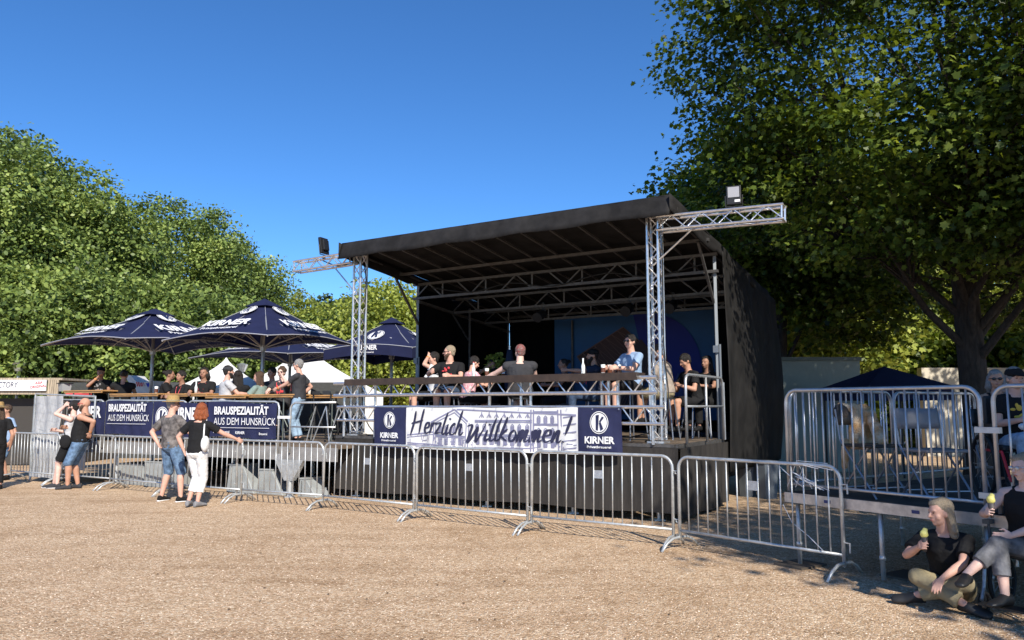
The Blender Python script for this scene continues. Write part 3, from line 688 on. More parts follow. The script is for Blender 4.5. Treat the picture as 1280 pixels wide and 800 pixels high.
for j in range(3): ln(4.14, 1.17 + j * .19, 4.6, 1.17 + j * .19); ln(4.14, 1.19 + j * .19, 4.6, 1.19 + j * .19)
for j in range(5): ln(4.7, 1.0 + j * .12, 4.95, 1.03 + j * .12, .006)
for i in range(7): x = 3.0 + i * .16; ln(x, 1.47, x + .05, 1.53); ln(x + .05, 1.53, x + .09, 1.47); ln(x + .05, 1.47, x + .05, 1.56)
for _ in range(90):
    x, y = r_.uniform(1.4, 4.9), r_.uniform(.95, 1.15); l = r_.uniform(.02, .12); a = r_.choice((0, .1, 1.57, 1.2)); ln(x, y, x + l * math.cos(a), y + l * math.sin(a), .004)
sk.build('house_drawing', M_sketch, wbn)
script(mk, 'Herzlich', 1.9, 1.2, .19, -.02, WF(.014), .11, 1.06)
script(mk, 'Willkommen!', 3.05, 1.10, .19, .003, WF(.014), .12, 1.28)
mk.build('lettering', M_ink, wbn)
for c in ((aN1 + WX0) / 2, (aN2 + WX1) / 2):
    w, d = MB(), MB(); y0 = -.012
    logo(w, d, S(c, wb_b - .004, 1.41), SA, UP, .13 if c < 2 else .15, .005); kirner(w, S(c, wb_b - .004, 1.105), SA, UP, .125 if c < 2 else .14, .006)
    for q_ in (w, d): q_.v = [tuple(V(p) - SB * wavy((V(p) - A0).dot(SA), p[2])) for p in q_.v]
    w.build('logo_print', M_white, wbn); d.build('logo_letter', M_navy, wbn)
mb = MB()
for i in range(12):
    for z in (WT - .03, WB_ + .03): mb.disc(S(WX0 + .03 + (WX1 - WX0 - .06) * i / 11, wb_b - .02, z), .012, SA, UP, 10, .006)
mb.build('eyelets', M_steel, wbn)

# ------------------------------------------------------------------ crowd barriers
M_galv = mat('galvanised_tube', (.56, .58, .58), .45, .55, var=.2, vscale=14)
def barrier_frame(w, h, zb, r=.019, rad=.14, z0=.1):
    h2 = w / 2; pts = [(-h2, 0, z0)]
    for k in range(7):
        a = math.pi - k * math.pi / 12; pts.append((-h2 + rad + rad * math.cos(a), 0, h - rad + rad * math.sin(a)))
    for k in range(7):
        a = math.pi / 2 - k * math.pi / 12; pts.append((h2 - rad + rad * math.cos(a), 0, h - rad + rad * math.sin(a)))
    pts.append((h2, 0, z0)); mb = MB().tube(pts, r, 10); mb.tube([(-h2, 0, zb), (h2, 0, zb)], r * .85, 8)
    return mb
def make_barrier():
    r = empty('crowd_barrier', (0, 0, 0)); w = 1.97
    barrier_frame(w, 1.06, .21).build('frame', M_galv, r, smooth=True, world=False)
    mb = MB(); n = 14
    for i in range(n): x = -w / 2 + w * (i + 1) / (n + 1); mb.tube([(x, 0, .21), (x, 0, 1.06)], .0085, 6)
    mb.build('bars', M_galv, r, smooth=True, world=False)
    for s in (-1, 1):
        x = s * (w / 2 + .0); pts = [(x, -.34, .0), (x, -.24, .085), (x, -.13, .13), (x, 0, .135), (x, .13, .13), (x, .24, .085), (x, .34, 0)]
        MB().tube(pts, .016, 8).build('foot', M_galv, r, smooth=True, world=False)
    MB().box((.0, 0, .80), (.115, .006, .1)).build('name_plate', M_steel, r, world=False)
    mb = MB()
    for z in (.86, .30): mb.tube([(w / 2, 0, z + .03), (w / 2 + .07, -.01, z + .03), (w / 2 + .07, -.01, z - .06)], .009, 6); mb.tube([(-w / 2, 0, z), (-w / 2 - .05, 0, z), (-w / 2 - .05, .0, z + .03)], .008, 6)
    mb.build('hooks', M_galv, r, world=False)
    return r
bar_px = [((1057, 722), (850, 686), 'crowd barrier at the right end of the row, in front of the right platform'),
 ((845, 685), (662, 665.5), 'crowd barrier in front of the right half of the stage skirt'),
 ((658, 665), (522, 649.5), 'crowd barrier in front of the Herzlich lettering, middle of the stage'),
 ((518, 649), (402, 636), 'crowd barrier in front of the left end of the stage skirt'),
 ((399, 635), (299, 627), 'crowd barrier right of the red-haired woman, before the grey fascia'),
 ((296, 627), (214, 619.5), 'crowd barrier the red-haired woman rests her hand on'),
 ((212, 619), (137, 611.5), 'crowd barrier between the bearded man and the man in the straw hat'),
 ((134, 611), (78, 606), 'crowd barrier the two leaning men rest against'),
 ((74, 606), (12, 600), 'crowd barrier left of the two leaning men, before the mesh fence'),
 ((10, 600), (-70, 592), 'crowd barrier cut off by the left edge of the picture')]
bproto = make_barrier()
for i, (r1, l1, lab) in enumerate(bar_px):
    p, q = G(*l1), G(*r1); o = bproto if i == 0 else copy_tree(bproto)
    c = (p + q) / 2; d = q - p; o.location = (c.x, c.y, 0); o.rotation_euler = (math.radians((0, -1, .8, -.6, 1.1, -.8, .7, 0, 1, 0)[i]), 0, math.atan2(d.y, d.x))
    tag(o, lab, 'crowd barrier', 'crowd barriers in the front row')
# ------------------------------------------------------------------ right platform
R0 = V((2.9, 8.28, 0)); RA = V((1.12, -1.72, 0)).normalized(); RB = V((-RA.y, RA.x, 0)); PZ = .76
def Rp(a, b, z=0): return R0 + RA * a + RB * b + UP * z
plat = empty('viewing_platform', R0, 0, 'raised viewing platform on steel legs at the right edge', 'platform')
mb = MB()
for i in range(2):
    for j in range(2): mb.box(Rp(1.02 + 2.03 * i, 1.0 + 2.01 * j, PZ - .02), (2.0, 1.98, .03), RA)
mb.build('deck', mat('dark_plywood', (.06, .052, .045), .75, var=.4, vscale=5), plat)
mb = MB(); mb.box(Rp(2.04, .0, PZ - .06), (4.1, .03, .1), RA); mb.box(Rp(0, 2, PZ - .06), (4.0, .03, .1), RB); mb.box(Rp(2.04, 4.02, PZ - .06), (4.1, .03, .1), RA); mb.box(Rp(2.04, 2.0, PZ - .06), (4.0, .05, .08), RB)
mb.build('edge_profile', mat('edge_aluminium', (.6, .55, .5), .4, .6, var=.3, vscale=8), plat)
mb = MB()
for a in (.5, 1.4, 2.5, 3.4): mb.box(Rp(a, -.018, PZ - .06), (.07, .004, .03), RA)
mb.build('edge_stickers', mat('blue_sticker', (.03, .04, .15), .5), plat)
for a in (.08, 1.0, 1.96, 3.0, 4.0):
    for b in (.08, 2.0, 3.9):
        MB().tube([Rp(a, b, 0.02), Rp(a, b, PZ - .03)], .024).tube([Rp(a, b, .2), Rp(a, b, .24)], .032).build('leg', M_galv, plat, smooth=True)
for a, b in ((.08, .08), (1.0, .5)): MB().box(Rp(a, b, .012), (.42, .34, .02), RB).build('base_plate', mat('ply_base', (.1, .08, .06), .8), plat)
M_rail = mat('bright_tube', (.52, .53, .54), .42, .7, var=.15, vscale=12)
def rail_panel(p, q, label, z0=PZ, n=16, h=1.06):
    c = (p + q) / 2; d = q - p; w = d.length
    r = empty('guard_rail', (c.x, c.y, z0), math.atan2(d.y, d.x), label, 'guard rail', 'guard rails around the right platform')
    barrier_frame(w, h, .08, r=.019, rad=.13, z0=.0).build('frame', M_rail, r, smooth=True, world=False)
    mb = MB()
    for i in range(n): x = -w / 2 + w * (i + 1) / (n + 1); mb.tube([(x, 0, .08), (x, 0, h)], .0092, 6)
    mb.build('bars', M_rail, r, smooth=True, world=False)
rail_panel(Rp(0.02, 0.03), Rp(1.99, .03), 'front guard rail panel of the right platform, seen full width', n=17)
rail_panel(Rp(2.1, 0.03), Rp(4.05, .03), 'front guard rail panel cut off by the right edge of the picture')
rail_panel(Rp(0.02, 0.09), Rp(.02, 2.0), 'side guard rail of the right platform nearest its front corner')
rail_panel(Rp(0.02, 2.06), Rp(.02, 3.98), 'side guard rail of the right platform farther back')
rail_panel(Rp(0.08, 4.02), Rp(2.02, 4.02), 'back guard rail of the right platform, left panel')
rail_panel(Rp(2.1, 4.02), Rp(4.02, 4.02), 'back guard rail of the right platform, right panel')
for z, lb in ((1.45, 'upper silver clamp joining the two front guard rail panels'), (.9, 'lower silver clamp joining the two front guard rail panels')):
    o = MB().box(Rp(2.045, 0.03, z), (.2, .05, .05), RA).build('rail_clamp', M_rail, None, loc=Rp(2.045, .03, z)); tag(o, lb, 'clamp', 'clamps on the guard rail')
mb = MB(); c0 = Rp(.02, .0, PZ + .05); rr = random.Random(5)
for i in range(6):
    p = c0 + RA * rr.uniform(-.05, .5) + UP * rr.uniform(0, .3); mb.tube([c0 + RA * (.1 * i), p.lerp(c0, .4) + UP * .12 - RB * .08, p - RB * rr.uniform(0, .2) + RA * .2], .004, 5)
mb.tube([Rp(-.02, -.03, .62), Rp(.1, -.05, .45), Rp(.3, -.06, .34), Rp(.5, -.1, .22)], .004, 5)
tag(mb.build('cable_ties', M_white, None, loc=c0), 'loose white cable ties at the front left corner of the right platform', 'cable tie')
# ------------------------------------------------------------------ beer garden deck on the left
L0 = V((-10.6, 17.55, 0)); L1 = V((-3.72, 14.15, 0)); LA = (L1 - L0).normalized(); LB = V((-LA.y, LA.x, 0)); LL = (L1 - L0).length; GZ = .95
def Lp(a, b, z=0): return L0 + LA * a + LB * b + UP * z
bg = empty('beer_garden_deck', L0, 0, 'raised beer garden deck with grey fascia left of the stage', 'deck')
mb = MB(); mb.box((Lp(LL / 2 + .35, 2.5, GZ - .03)), (LL + .7, 5, .06), LA); mb.build('deck_boards', M_deck, bg)
mb = MB(); mb.box(Lp(LL / 2 + .35, -.02, GZ - .16), (LL + .7, .03, .24), LA); mb.build('fascia', mat('grey_fascia', (.30, .29, .28), .6, .2, var=.25, vscale=5), bg)
for a in (.4, 2.2, 4.0, 5.6, 7.1):
    for b in (.25, 2.6): MB().tube([Lp(a, b, 0), Lp(a, b, GZ - .05)], .04).build('leg', M_galv, bg)
def funnel(a):
    return MB().add([Lp(a - .34, -.05, .68), Lp(a + .34, -.05, .68), Lp(a + .1, -.05, .3), Lp(a - .1, -.05, .3), Lp(a - .34, .05, .68), Lp(a + .34, .05, .68), Lp(a + .1, .05, .3), Lp(a - .1, .05, .3)],
        [(0, 1, 2, 3), (7, 6, 5, 4), (0, 3, 7, 4), (1, 5, 6, 2), (3, 2, 6, 7)]).tube([Lp(a, 0, 0), Lp(a, 0, .32)], .05).tube([Lp(a, 0, .0), Lp(a, 0, .02)], .1)
funnel(7.28).build('support_bracket', M_galv, bg)
o = MB().box(Lp(3.8, 3.4, .45), (7.6, .04, .85), LA).build('back_skirt', M_interior, bg)
# grey transport boxes below
M_box = mat('grey_plastic', (.33, .35, .35), .5, var=.2, vscale=4)
def crate(label, a, b, w, d, h, slope=0):
    r = empty('transport_box', Lp(a, b, 0), 0, label, 'box', 'grey boxes stored below the beer garden deck'); c = r.location
    t = slope
    mb = MB(); P = lambda x, y, z: c + LA * x + LB * y + UP * z
    mb.add([P(-w / 2, -d / 2, 0), P(w / 2, -d / 2, 0), P(w / 2, d / 2, 0), P(-w / 2, d / 2, 0), P(-w / 2 + t * .2, -d / 2, h), P(w / 2 - t, -d / 2, h), P(w / 2 - t, d / 2, h), P(-w / 2 + t * .2, d / 2, h)],
           [(0, 3, 2, 1), (4, 5, 6, 7), (0, 1, 5, 4), (1, 2, 6, 5), (2, 3, 7, 6), (3, 0, 4, 7)]); mb.build('body', M_box, r, bevel=.015)
    MB().box(P(-t * .4, 0, h + .012), (w - t * 1.1, d + .02, .03), LA).build('lid', M_box, r, bevel=.006)
    mb = MB(); 
    for i in range(5): mb.box(P(-w / 2 + .1 + (w - .2 - t) * i / 4, -d / 2 - .006, h * .5), (.02, .012, h * .8), LA)
    mb.build('ribs', M_box, r)
crate('widest grey box below the deck, behind the straw hat man', 3.75, .35, 1.0, .5, .5)
crate('grey box below the deck just left of the widest one, behind the barrier bars', 2.7, .45, .8, .5, .42)
crate('grey box with sloping side below the deck right of the red-haired woman', 5.95, .3, .72, .4, .52, .3)
crate('grey box with sloping side next to the round support under the right deck end', 6.7, .3, .66, .4, .45, .28)
crate('small grey wedge box left of the stage skirt corner', 7.6, .3, .45, .4, .32, .25)
# railing with banner
def zt(a): return 1.80 - .07 * a / LL
def rl(a, off, z): return Lp(a, -.06 - off, z)
def garden_rail(a0, a1, label):
    r = empty('banner_rail', Lp((a0 + a1) / 2, -.06, GZ), 0, label, 'railing', 'railing panels along the beer garden deck')
    rad = .1; z0 = .78
    pts = [rl(a0, 0, z0), rl(a0, 0, zt(a0) - rad), rl(a0 + rad * .3, 0, zt(a0) - rad * .3), rl(a0 + rad, 0, zt(a0)), rl(a1 - rad, 0, zt(a1)), rl(a1 - rad * .3, 0, zt(a1) - rad * .3), rl(a1, 0, zt(a1) - rad), rl(a1, 0, z0)]
    MB().tube(pts, .02, 8).tube([rl(a0, 0, 1.02), rl(a1, 0, 1.02)], .016).build('frame', M_galv, r, smooth=True)
    mb = MB()
    for i in range(1, 15): x = a0 + (a1 - a0) * i / 15; mb.tube([rl(x, 0, 1.02), rl(x, 0, zt(x))], .008, 6)
    mb.build('bars', M_galv, r)
for i, (a0, a1) in enumerate(((.05, 2.1), (2.15, 4.6), (4.65, 7.02))):
    garden_rail(a0, a1, ('deck railing panel at the left end behind the leaning men', 'deck railing panel behind the straw hat man', 'deck railing panel with the right navy banner, beside the standing man')[i])
a0, a1 = 7.3, 8.35
r = empty('stair_rail', Lp(7.8, -.06, GZ), 0, 'open handrail between the right navy banner and the stage corner', 'railing')
MB().tube([rl(a0, 0, .8), rl(a0, 0, 1.62), rl(a0 + .03, 0, 1.68), rl(a0 + .1, 0, 1.72), rl(a1, 0, 1.72)], .02).tube([rl(a0, 0, 1.28), rl(a1, 0, 1.28)], .015).build('frame', M_galv, r, smooth=True)
MB().box(rl(7.16, .0, 1.45), (.3, .05, .05), LA).build('clamp', M_white, r)
# banners
def banner(a0, a1, label, fn, z_lo=1.06):
    r = empty('navy_banner', Lp((a0 + a1) / 2, -.09, 1.5), 0, label, 'banner')
    MB().grid(lambda u, v: rl(a0 + (a1 - a0) * u, .035 + .008 * math.sin(u * 9) * (1 - v) + .006 * math.sin(u * 31 + v * 5), (z_lo + .02 * math.sin(u * 6)) + (zt(a0 + (a1 - a0) * u) - .02 - z_lo) * v), 50, 8).build('sheet', M_navy, r, smooth=True)
    w, d = MB(), MB(); fn(w, d, lambda a, z, o=.062: rl(a, o, z)); w.build('print', M_white, r)
    if d.v: d.build('print_letter', M_navy, r)
def slogan(a):
    def fn(w, d, P):
        for t, s, z, b in (('BRAUSPEZIALITÄT', .205, 1.53, .035), ('AUS DEM HUNSRÜCK', .185, 1.33, .0)):
            text(w, t, s, P(a, z), LA, UP, b, 'LEFT', xs=1.06)
        w.box(P(a + 1.0, 1.265), (2.0, .002, .008), LA)
        for k, (x, s) in enumerate(((0, .07), (.75, .08), (1.65, .06))): text(w, ('Privat', 'Kirner', 'Brauerei')[k], s, P(a + x, 1.16), LA, UP, .02)
        w.disc(P(a - .06, 1.18), .03, LA, UP, 12); w.disc(P(a + .36, 1.18), .03, LA, UP, 12)
    return fn
def big_logo(a, half=False):
    def fn(w, d, P):
        logo(w, d, P(a, 1.42), LA, UP, .2, .003)
        text(w, 'KIRNER', .34, P(a + .42, 1.36), LA, UP, .04, 'LEFT', xs=1.0)
        text(w, 'Privatbrauerei', .13, P(a + .44, 1.17), LA, UP, .02, 'LEFT', xs=1.3)
    return fn
def cut_kirner(w, d, P):
    text(w, 'KIRNER', .33, P(1.02, 1.42), LA, UP, .04, 'LEFT', xs=.95); text(w, 'Privatbrauerei', .14, P(1.05, 1.2), LA, UP, .02, 'LEFT', xs=1.1)
banner(.98, 2.2, 'navy brewery banner cut short beside the grey mesh sheet, behind the leaning men', cut_kirner)
banner(2.22, 3.86 - .2, 'navy banner reading Brauspezialität between the leaning men and the straw hat', lambda w, d, P: [text(w, t, s, P(2.33, z), LA, UP, b, 'LEFT', xs=.68) for t, s, z, b in (('BRAUSPEZIALITÄT', .21, 1.55, .035), ('AUS DEM HUNSRÜCK', .19, 1.35, 0))] + [w.box(P(2.9, 1.29), (1.2, .002, .008), LA)])
banner(3.68, 5.2, 'navy banner with round letter logo behind the straw hat man', lambda w, d, P: [logo(w, d, P(3.98, 1.43), LA, UP, .19, .003), text(w, 'KIRNER', .32, P(4.27, 1.4), LA, UP, .04, 'LEFT', xs=.72), text(w, 'Privatbrauerei', .13, P(4.3, 1.19), LA, UP, .02, 'LEFT', xs=.9)])
banner(5.22, 7.0, 'navy banner reading Brauspezialität at the right end, below the standing man', lambda w, d, P: [text(w, t, s, P(5.42, z), LA, UP, b, 'LEFT', xs=.83) for t, s, z, b in (('BRAUSPEZIALITÄT', .205, 1.50, .035), ('AUS DEM HUNSRÜCK', .195, 1.30, 0))] + [w.box(P(6.15, 1.245), (1.4, .002, .008), LA), text(w, 'Privatbrauerei', .075, P(5.42, 1.14), LA, UP, .02), text(w, 'KIRNER', .07, P(6.0, 1.13), LA, UP, .03), text(w, 'Brauerei', .06, P(6.6, 1.12), LA, UP, .02)])
# mesh fence with pale sheet at the left end
mf = empty('mesh_fence', Lp(.1, -.2, 0), 0, 'construction mesh fence with crumpled pale sheet at the left end of the deck', 'fence')
MB().tube([Lp(-.05, -.2, .03), Lp(-.05, -.2, 1.93), Lp(2.0, -.2, 1.86)], .022).tube([Lp(2.0, -.2, 1.86), Lp(2.0, -.2, .9)], .02).tube([Lp(-.05, -.2, 1.0), Lp(2.0, -.2, .95)], .012).build('frame', M_galv, mf)
MB().grid(lambda u, v: Lp(.0 + .95 * u, -.23 + .02 * math.sin(u * 16 + v * 3) + .02 * math.sin(v * 9), .1 + 1.78 * v), 30, 20).build('pale_sheet', mat('pale_mesh', (.46, .46, .46), .8, var=.25, vscale=5, stretch=(6, 6, 1)), mf, smooth=True)
MB().grid(lambda u, v: Lp(.95 + .9 * u, -.235 + .01 * math.sin(u * 16), .3 + .75 * v), 10, 5).build('lower_sheet', mat('pale_mesh2', (.4, .41, .42), .8, var=.25, vscale=5), mf, smooth=True)
mb = MB()
for i in range(22): mb.tube([Lp(i * .045, -.262, .1), Lp(i * .045, -.262, 1.88)], .0022, 4)
for i in range(9): mb.tube([Lp(0, -.262, .15 + i * .2), Lp(.95, -.262, .15 + i * .2)], .0022, 4)
mb.build('wire_mesh', M_steel, mf)

# ------------------------------------------------------------------ parasols
def parasol(label, cx, cy, half, rot, z_hem, z_top, sub_z=GZ, valance=0, mesh=None):
    r = empty('parasol', (cx, cy, sub_z), 0, label, 'parasol', 'navy brewery parasols over the beer garden'); C_ = V((cx, cy, 0))
    E = [V((math.cos(rot + k * math.pi / 2), math.sin(rot + k * math.pi / 2), 0)) for k in range(4)]
    cor = [C_ + (E[k] + E[(k + 1) % 4]) * half + UP * z_hem for k in range(4)]; top = C_ + UP * z_top
    mb = MB(); n = 10
    for k in range(4):
        a, b = cor[k], cor[(k + 1) % 4]
        def fn(u, v, a=a, b=b):
            e = a.lerp(b, u) + UP * (.11 * math.sin(math.pi * u)); p = e.lerp(top, v); return p - UP * (.05 * math.sin(math.pi * v))
        mb.grid(fn, n, 8)
    mb.build('canopy', M_navyumb, r, smooth=True)
    pip = MB()
    for k in range(4):
        a, b = cor[k], cor[(k + 1) % 4]
        pip.tube([a.lerp(b, u / 8) + UP * (.11 * math.sin(math.pi * u / 8) - .01) for u in range(9)], .012, 5)
        pip.tube([a.lerp(top, t) - UP * (.05 * math.sin(math.pi * t) - .012) for t in (.6, .8, 1)], .006, 4)
    pip.build('hem_piping', mat('grey_piping', (.35, .36, .4), .6), r)
    # vent cap
    mb = MB(); cc = [top + (c - top) * .2 + UP * .06 for c in cor]; tt = top + UP * .07
    for k in range(4): mb.add([cc[k], cc[(k + 1) % 4], tt], [(0, 1, 2)])
    for k in range(4): mb.tube([cc[k], cc[(k + 1) % 4]], .008, 4)
    mb.build('vent_cap', M_navyumb, r)
    w, d, dim = MB(), MB(), MB()
    for k in range(4):
        a, b = cor[k], cor[(k + 1) % 4]; m_ = (a + b) / 2 + UP * .06; X = (b - a).normalized(); Yv = (top - m_).normalized(); nn = X.cross(Yv)
        if nn.z < 0: nn = -nn; X = -X
        s = half * .25
        X2 = Yv.cross(nn)
        b0 = m_ + Yv * (half * .22) + nn * (.02)
        if not valance: kirner(w, b0 + Yv * half * .02, X2, Yv, s, .04)
        logo(w, d, m_ + Yv * (half * (.42 if valance else .80)), X2, Yv, half * (.17 if valance else .125), .035)
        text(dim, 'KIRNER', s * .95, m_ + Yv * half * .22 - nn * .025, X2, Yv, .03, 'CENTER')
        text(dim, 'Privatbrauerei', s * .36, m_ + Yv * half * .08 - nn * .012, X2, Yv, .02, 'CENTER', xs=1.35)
        if valance:
            mbv = MB().grid(lambda u, v, a=a, b=b: a.lerp(b, u) + UP * (.11 * math.sin(math.pi * u) - valance * (1 - v)) + (a + b - 2 * C_).normalized() * 0, 12, 2); mbv.build('valance', M_navyumb, r)
            o_ = ((a + b) / 2 - C_); o_.z = 0; o_.normalize(); c_ = (a + b) / 2 + UP * (.11 - valance * .55) + o_ * .012; Xv = UP.cross(o_)
            text(w, 'KIRNER', valance * .62, c_, Xv, UP, .035, 'CENTER'); text(w, 'Privatbrauerei', valance * .2, c_ - UP * valance * .3, Xv, UP, .02, 'CENTER', xs=1.3)
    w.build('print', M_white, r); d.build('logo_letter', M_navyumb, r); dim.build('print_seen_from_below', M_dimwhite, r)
    M_pole = mat('parasol_pole', (.5, .48, .45), .4, .5)
    MB().tube([V((cx, cy, sub_z)), V((cx, cy, z_top - .05))], .04, 10).build('pole', M_pole, r, smooth=True)
    hub = V((cx, cy, z_hem - .22 + (z_top - z_hem) * .1)); MB().tube([hub - UP * .06, hub + UP * .06], .07, 10).build('hub', M_pole, r)
    for k in range(8):
        e = cor[k // 2] if k % 2 == 0 else (cor[k // 2] + cor[(k // 2 + 1) % 4]) / 2 + UP * .11
        MB().tube([top - UP * .08, e - UP * .03], .014, 6).tube([hub, top.lerp(e, .58) - UP * .05], .014, 6).build('rib', M_pole, r)
    return r
rotU = math.atan2(1.46, -2.49)
parasol('largest navy parasol in the middle, with the shadow of the truss wing on it', -5.62, 17.3, 1.48, math.atan2(2.75, 1.28), 3.08, 4.02)
parasol('navy parasol at the far left of the beer garden', -8.62, 18.4, 1.72, math.atan2(2.5, 1.6), 3.08, 3.93)
parasol('navy parasol mostly hidden behind the middle one, only its hem showing', -6.3, 21.8, 1.9, math.atan2(2.2, 1.28), 2.98, 3.75)
parasol('navy parasol with a deep valance between the left tower and the stage wall', -3.2, 20.4, 1.27, math.atan2(2.75, 1.0), 3.1, 3.95, valance=.27)

# ------------------------------------------------------------------ tables, benches, drinks
M_leg = mat('green_grey_leg', (.12, .14, .13), .5, .4)
def beer_table(label, c, ang, L_, z, h=.8, w=.5, group='beer tables on the deck'):
    r = empty('beer_table', (c[0], c[1], z), ang, label, 'table', group)
    MB().box((0, 0, h - .014), (L_, w, .028)).build('table_top', M_wood, r, bevel=.004, world=False)
    MB().box((0, w / 2 - .03, h - .045), (L_, .03, .034)).box((0, -w / 2 + .03, h - .045), (L_, .03, .034)).build('under_rail', M_wood, r, world=False)
    for s in (-1, 1):
        x = s * (L_ / 2 - .3)
        MB().tube([(x, -w / 2 + .05, 0), (x, -w / 2 + .05, h - .03)], .014, 6).tube([(x, w / 2 - .05, 0), (x, w / 2 - .05, h - .03)], .014, 6).tube([(x, -w / 2 + .05, .2), (x, w / 2 - .05, .2)], .012, 6).tube([(x, 0, .2), (x - s * .45, 0, h - .03)], .012, 6).build('leg', M_leg, r, world=False)
    return r
TA = math.atan2(LA.y, LA.x)
tabs = [(115, 488, 17.6, 1.3, 'leftmost beer table, in front of the man in the cap'), (178, 492, 16.9, 1.5, 'beer table beside the left parasol pole'), (243, 492, 16.4, 1.2, 'beer table in front of the two dark-haired drinkers'),
        (292, 494, 15.9, 1.1, 'beer table the man in the grey shirt leans on'), (340, 493, 15.6, 1.6, 'beer table before the woman with curly hair'), (402, 494, 16.2, 1.5, 'beer table behind the standing man in black')]
M_cupr = mat('red_cup', (.6, .05, .04), .5)
def drink(kind, label, p, group='drinks on the tables'):
    r = empty(kind, p, 0, label, kind.split('_')[-1], group); x, y, z = p
    if kind == 'bottle':
        MB().loft([((x, y, z), (.032, 0, 0), (0, .032, 0)), ((x, y, z + .13), (.032, 0, 0), (0, .032, 0)), ((x, y, z + .18), (.013, 0, 0), (0, .013, 0)), ((x, y, z + .24), (.013, 0, 0), (0, .013, 0))], 10).build('body', mat('clear_bottle', (.75, .78, .76), .1), r, smooth=True)
        MB().tube([V((x, y, z + .24)), V((x, y, z + .255))], .015).build('cap', M_cupr if len(label) % 2 else M_white, r)
    else:
        MB().loft([((x, y, z + .004), (.03, 0, 0), (0, .03, 0)), ((x, y, z + .15), (.038, 0, 0), (0, .038, 0))], 10).build('glass', M_glass, r, smooth=True)
        MB().tube([V((x, y, z + .02)), V((x, y, z + .10))], .0395 if False else .036, 10).build('drink', M_beer, r)
for i, (u, v, d, L_, lab) in enumerate(tabs):
    p = PY(u, v, d); beer_table(lab, (p.x, d), TA, L_, GZ, p.z - GZ)
zt_ = [PY(u, v, d) for u, v, d, _, _ in tabs]
drink('bottle', 'white capped bottle on the table before the two dark-haired drinkers', zt_[2] + LA * .1 + V((0, -.1, .0)) + UP * .0)
drink('bottle', 'clear bottle at the right end of the curly-haired woman\'s table', zt_[5] + LA * -.3 + V((0, -.1, 0)))
drink('beer_glass', 'small glass in front of the man in the grey shirt', zt_[3] + LA * -.2 + V((0, -.1, 0)))
drink('beer_glass', 'glass on the table beside the left parasol pole', zt_[1] + LA * .5 + V((0, -.1, 0)))
def folding_chair(label, p, ang, m_seat, sh=.46, group='folding chairs', bh=.86, wf=.42):
    r = empty('folding_chair', p, ang, label, 'chair', group); h = wf / 2
    MB().box((0, 0, sh), (wf, .4, .03)).build('seat', m_seat, r, bevel=.01, world=False)
    MB().grid(lambda u, v: (-h + wf * u, -.21 - .03 * math.sin(math.pi * u) - .03 * v, sh + .2 + .2 * v), 10, 3).build('backrest', m_seat, r, smooth=True, solid=.025, world=False)
    for s in (-1, 1):
        MB().tube([(s * h, .24, 0), (s * h, -.2, sh + .05), (s * h, -.25, bh)], .011, 7).build('frame_leg', M_steelblue, r, world=False)
        MB().tube([(s * (h - .02), -.24, 0), (s * (h - .02), .15, sh)], .011, 7).build('rear_leg', M_steelblue, r, world=False)
    MB().tube([(-h, .19, .1), (h, .19, .1)], .008, 5).tube([(-h + .02, -.18, .08), (h - .02, -.18, .08)], .008, 5).build('stretcher', M_steelblue, r, world=False)
    return r
M_steelblue = mat('chair_tube', (.3, .32, .36), .35, .7)
M_seatblk = mat('black_vinyl', (.02, .02, .02), .5); M_seatgry = mat('grey_vinyl', (.22, .22, .23), .5, var=.2, vscale=5)

# ------------------------------------------------------------------ things behind
def pagoda(label, cx, cy, half, z_e, z_t, zb=0):
    r = empty('white_tent', (cx, cy, 0), 0, label, 'tent'); C_ = V((cx, cy, 0)); mb = MB()
    for k in range(4):
        a0 = math.pi / 4 + k * math.pi / 2 + .3; A_ = V((math.cos(a0), math.sin(a0), 0)) * half * 1.41; B_ = V((math.cos(a0 + math.pi / 2), math.sin(a0 + math.pi / 2), 0)) * half * 1.41
        def fn(u, v, A_=A_, B_=B_):
            q = (1 - v); return C_ + A_.lerp(B_, u) * (q ** 1.35 + .01) + UP * (z_e + (z_t - z_e) * v ** 1.0)
        mb.grid(fn, 6, 12)
    mb.build('roof', M_tent, r, smooth=True)
    mb = MB()
    for k in range(4):
        a0 = math.pi / 4 + k * math.pi / 2 + .3; A_ = V((math.cos(a0), math.sin(a0), 0)) * half * 1.41; B_ = V((math.cos(a0 + math.pi / 2), math.sin(a0 + math.pi / 2), 0)) * half * 1.41
        mb.grid(lambda u, v, A_=A_, B_=B_: C_ + A_.lerp(B_, u) * 1.0 + UP * (z_e * v), 8, 2)
    mb.build('side_wall', M_tent, r)
M_tent = mat('tent_pvc', (.78, .77, .74), .5, trans=.15)
p = PY(283, 447, 24); pagoda('white pointed tent with a slender peak behind the beer garden', p.x, 24, 1.25, 2.2, p.z)
p = PY(382, 436, 30); pagoda('wide white tent behind the standing man in black', p.x, 30, 2.7, 2.1, p.z + .2)
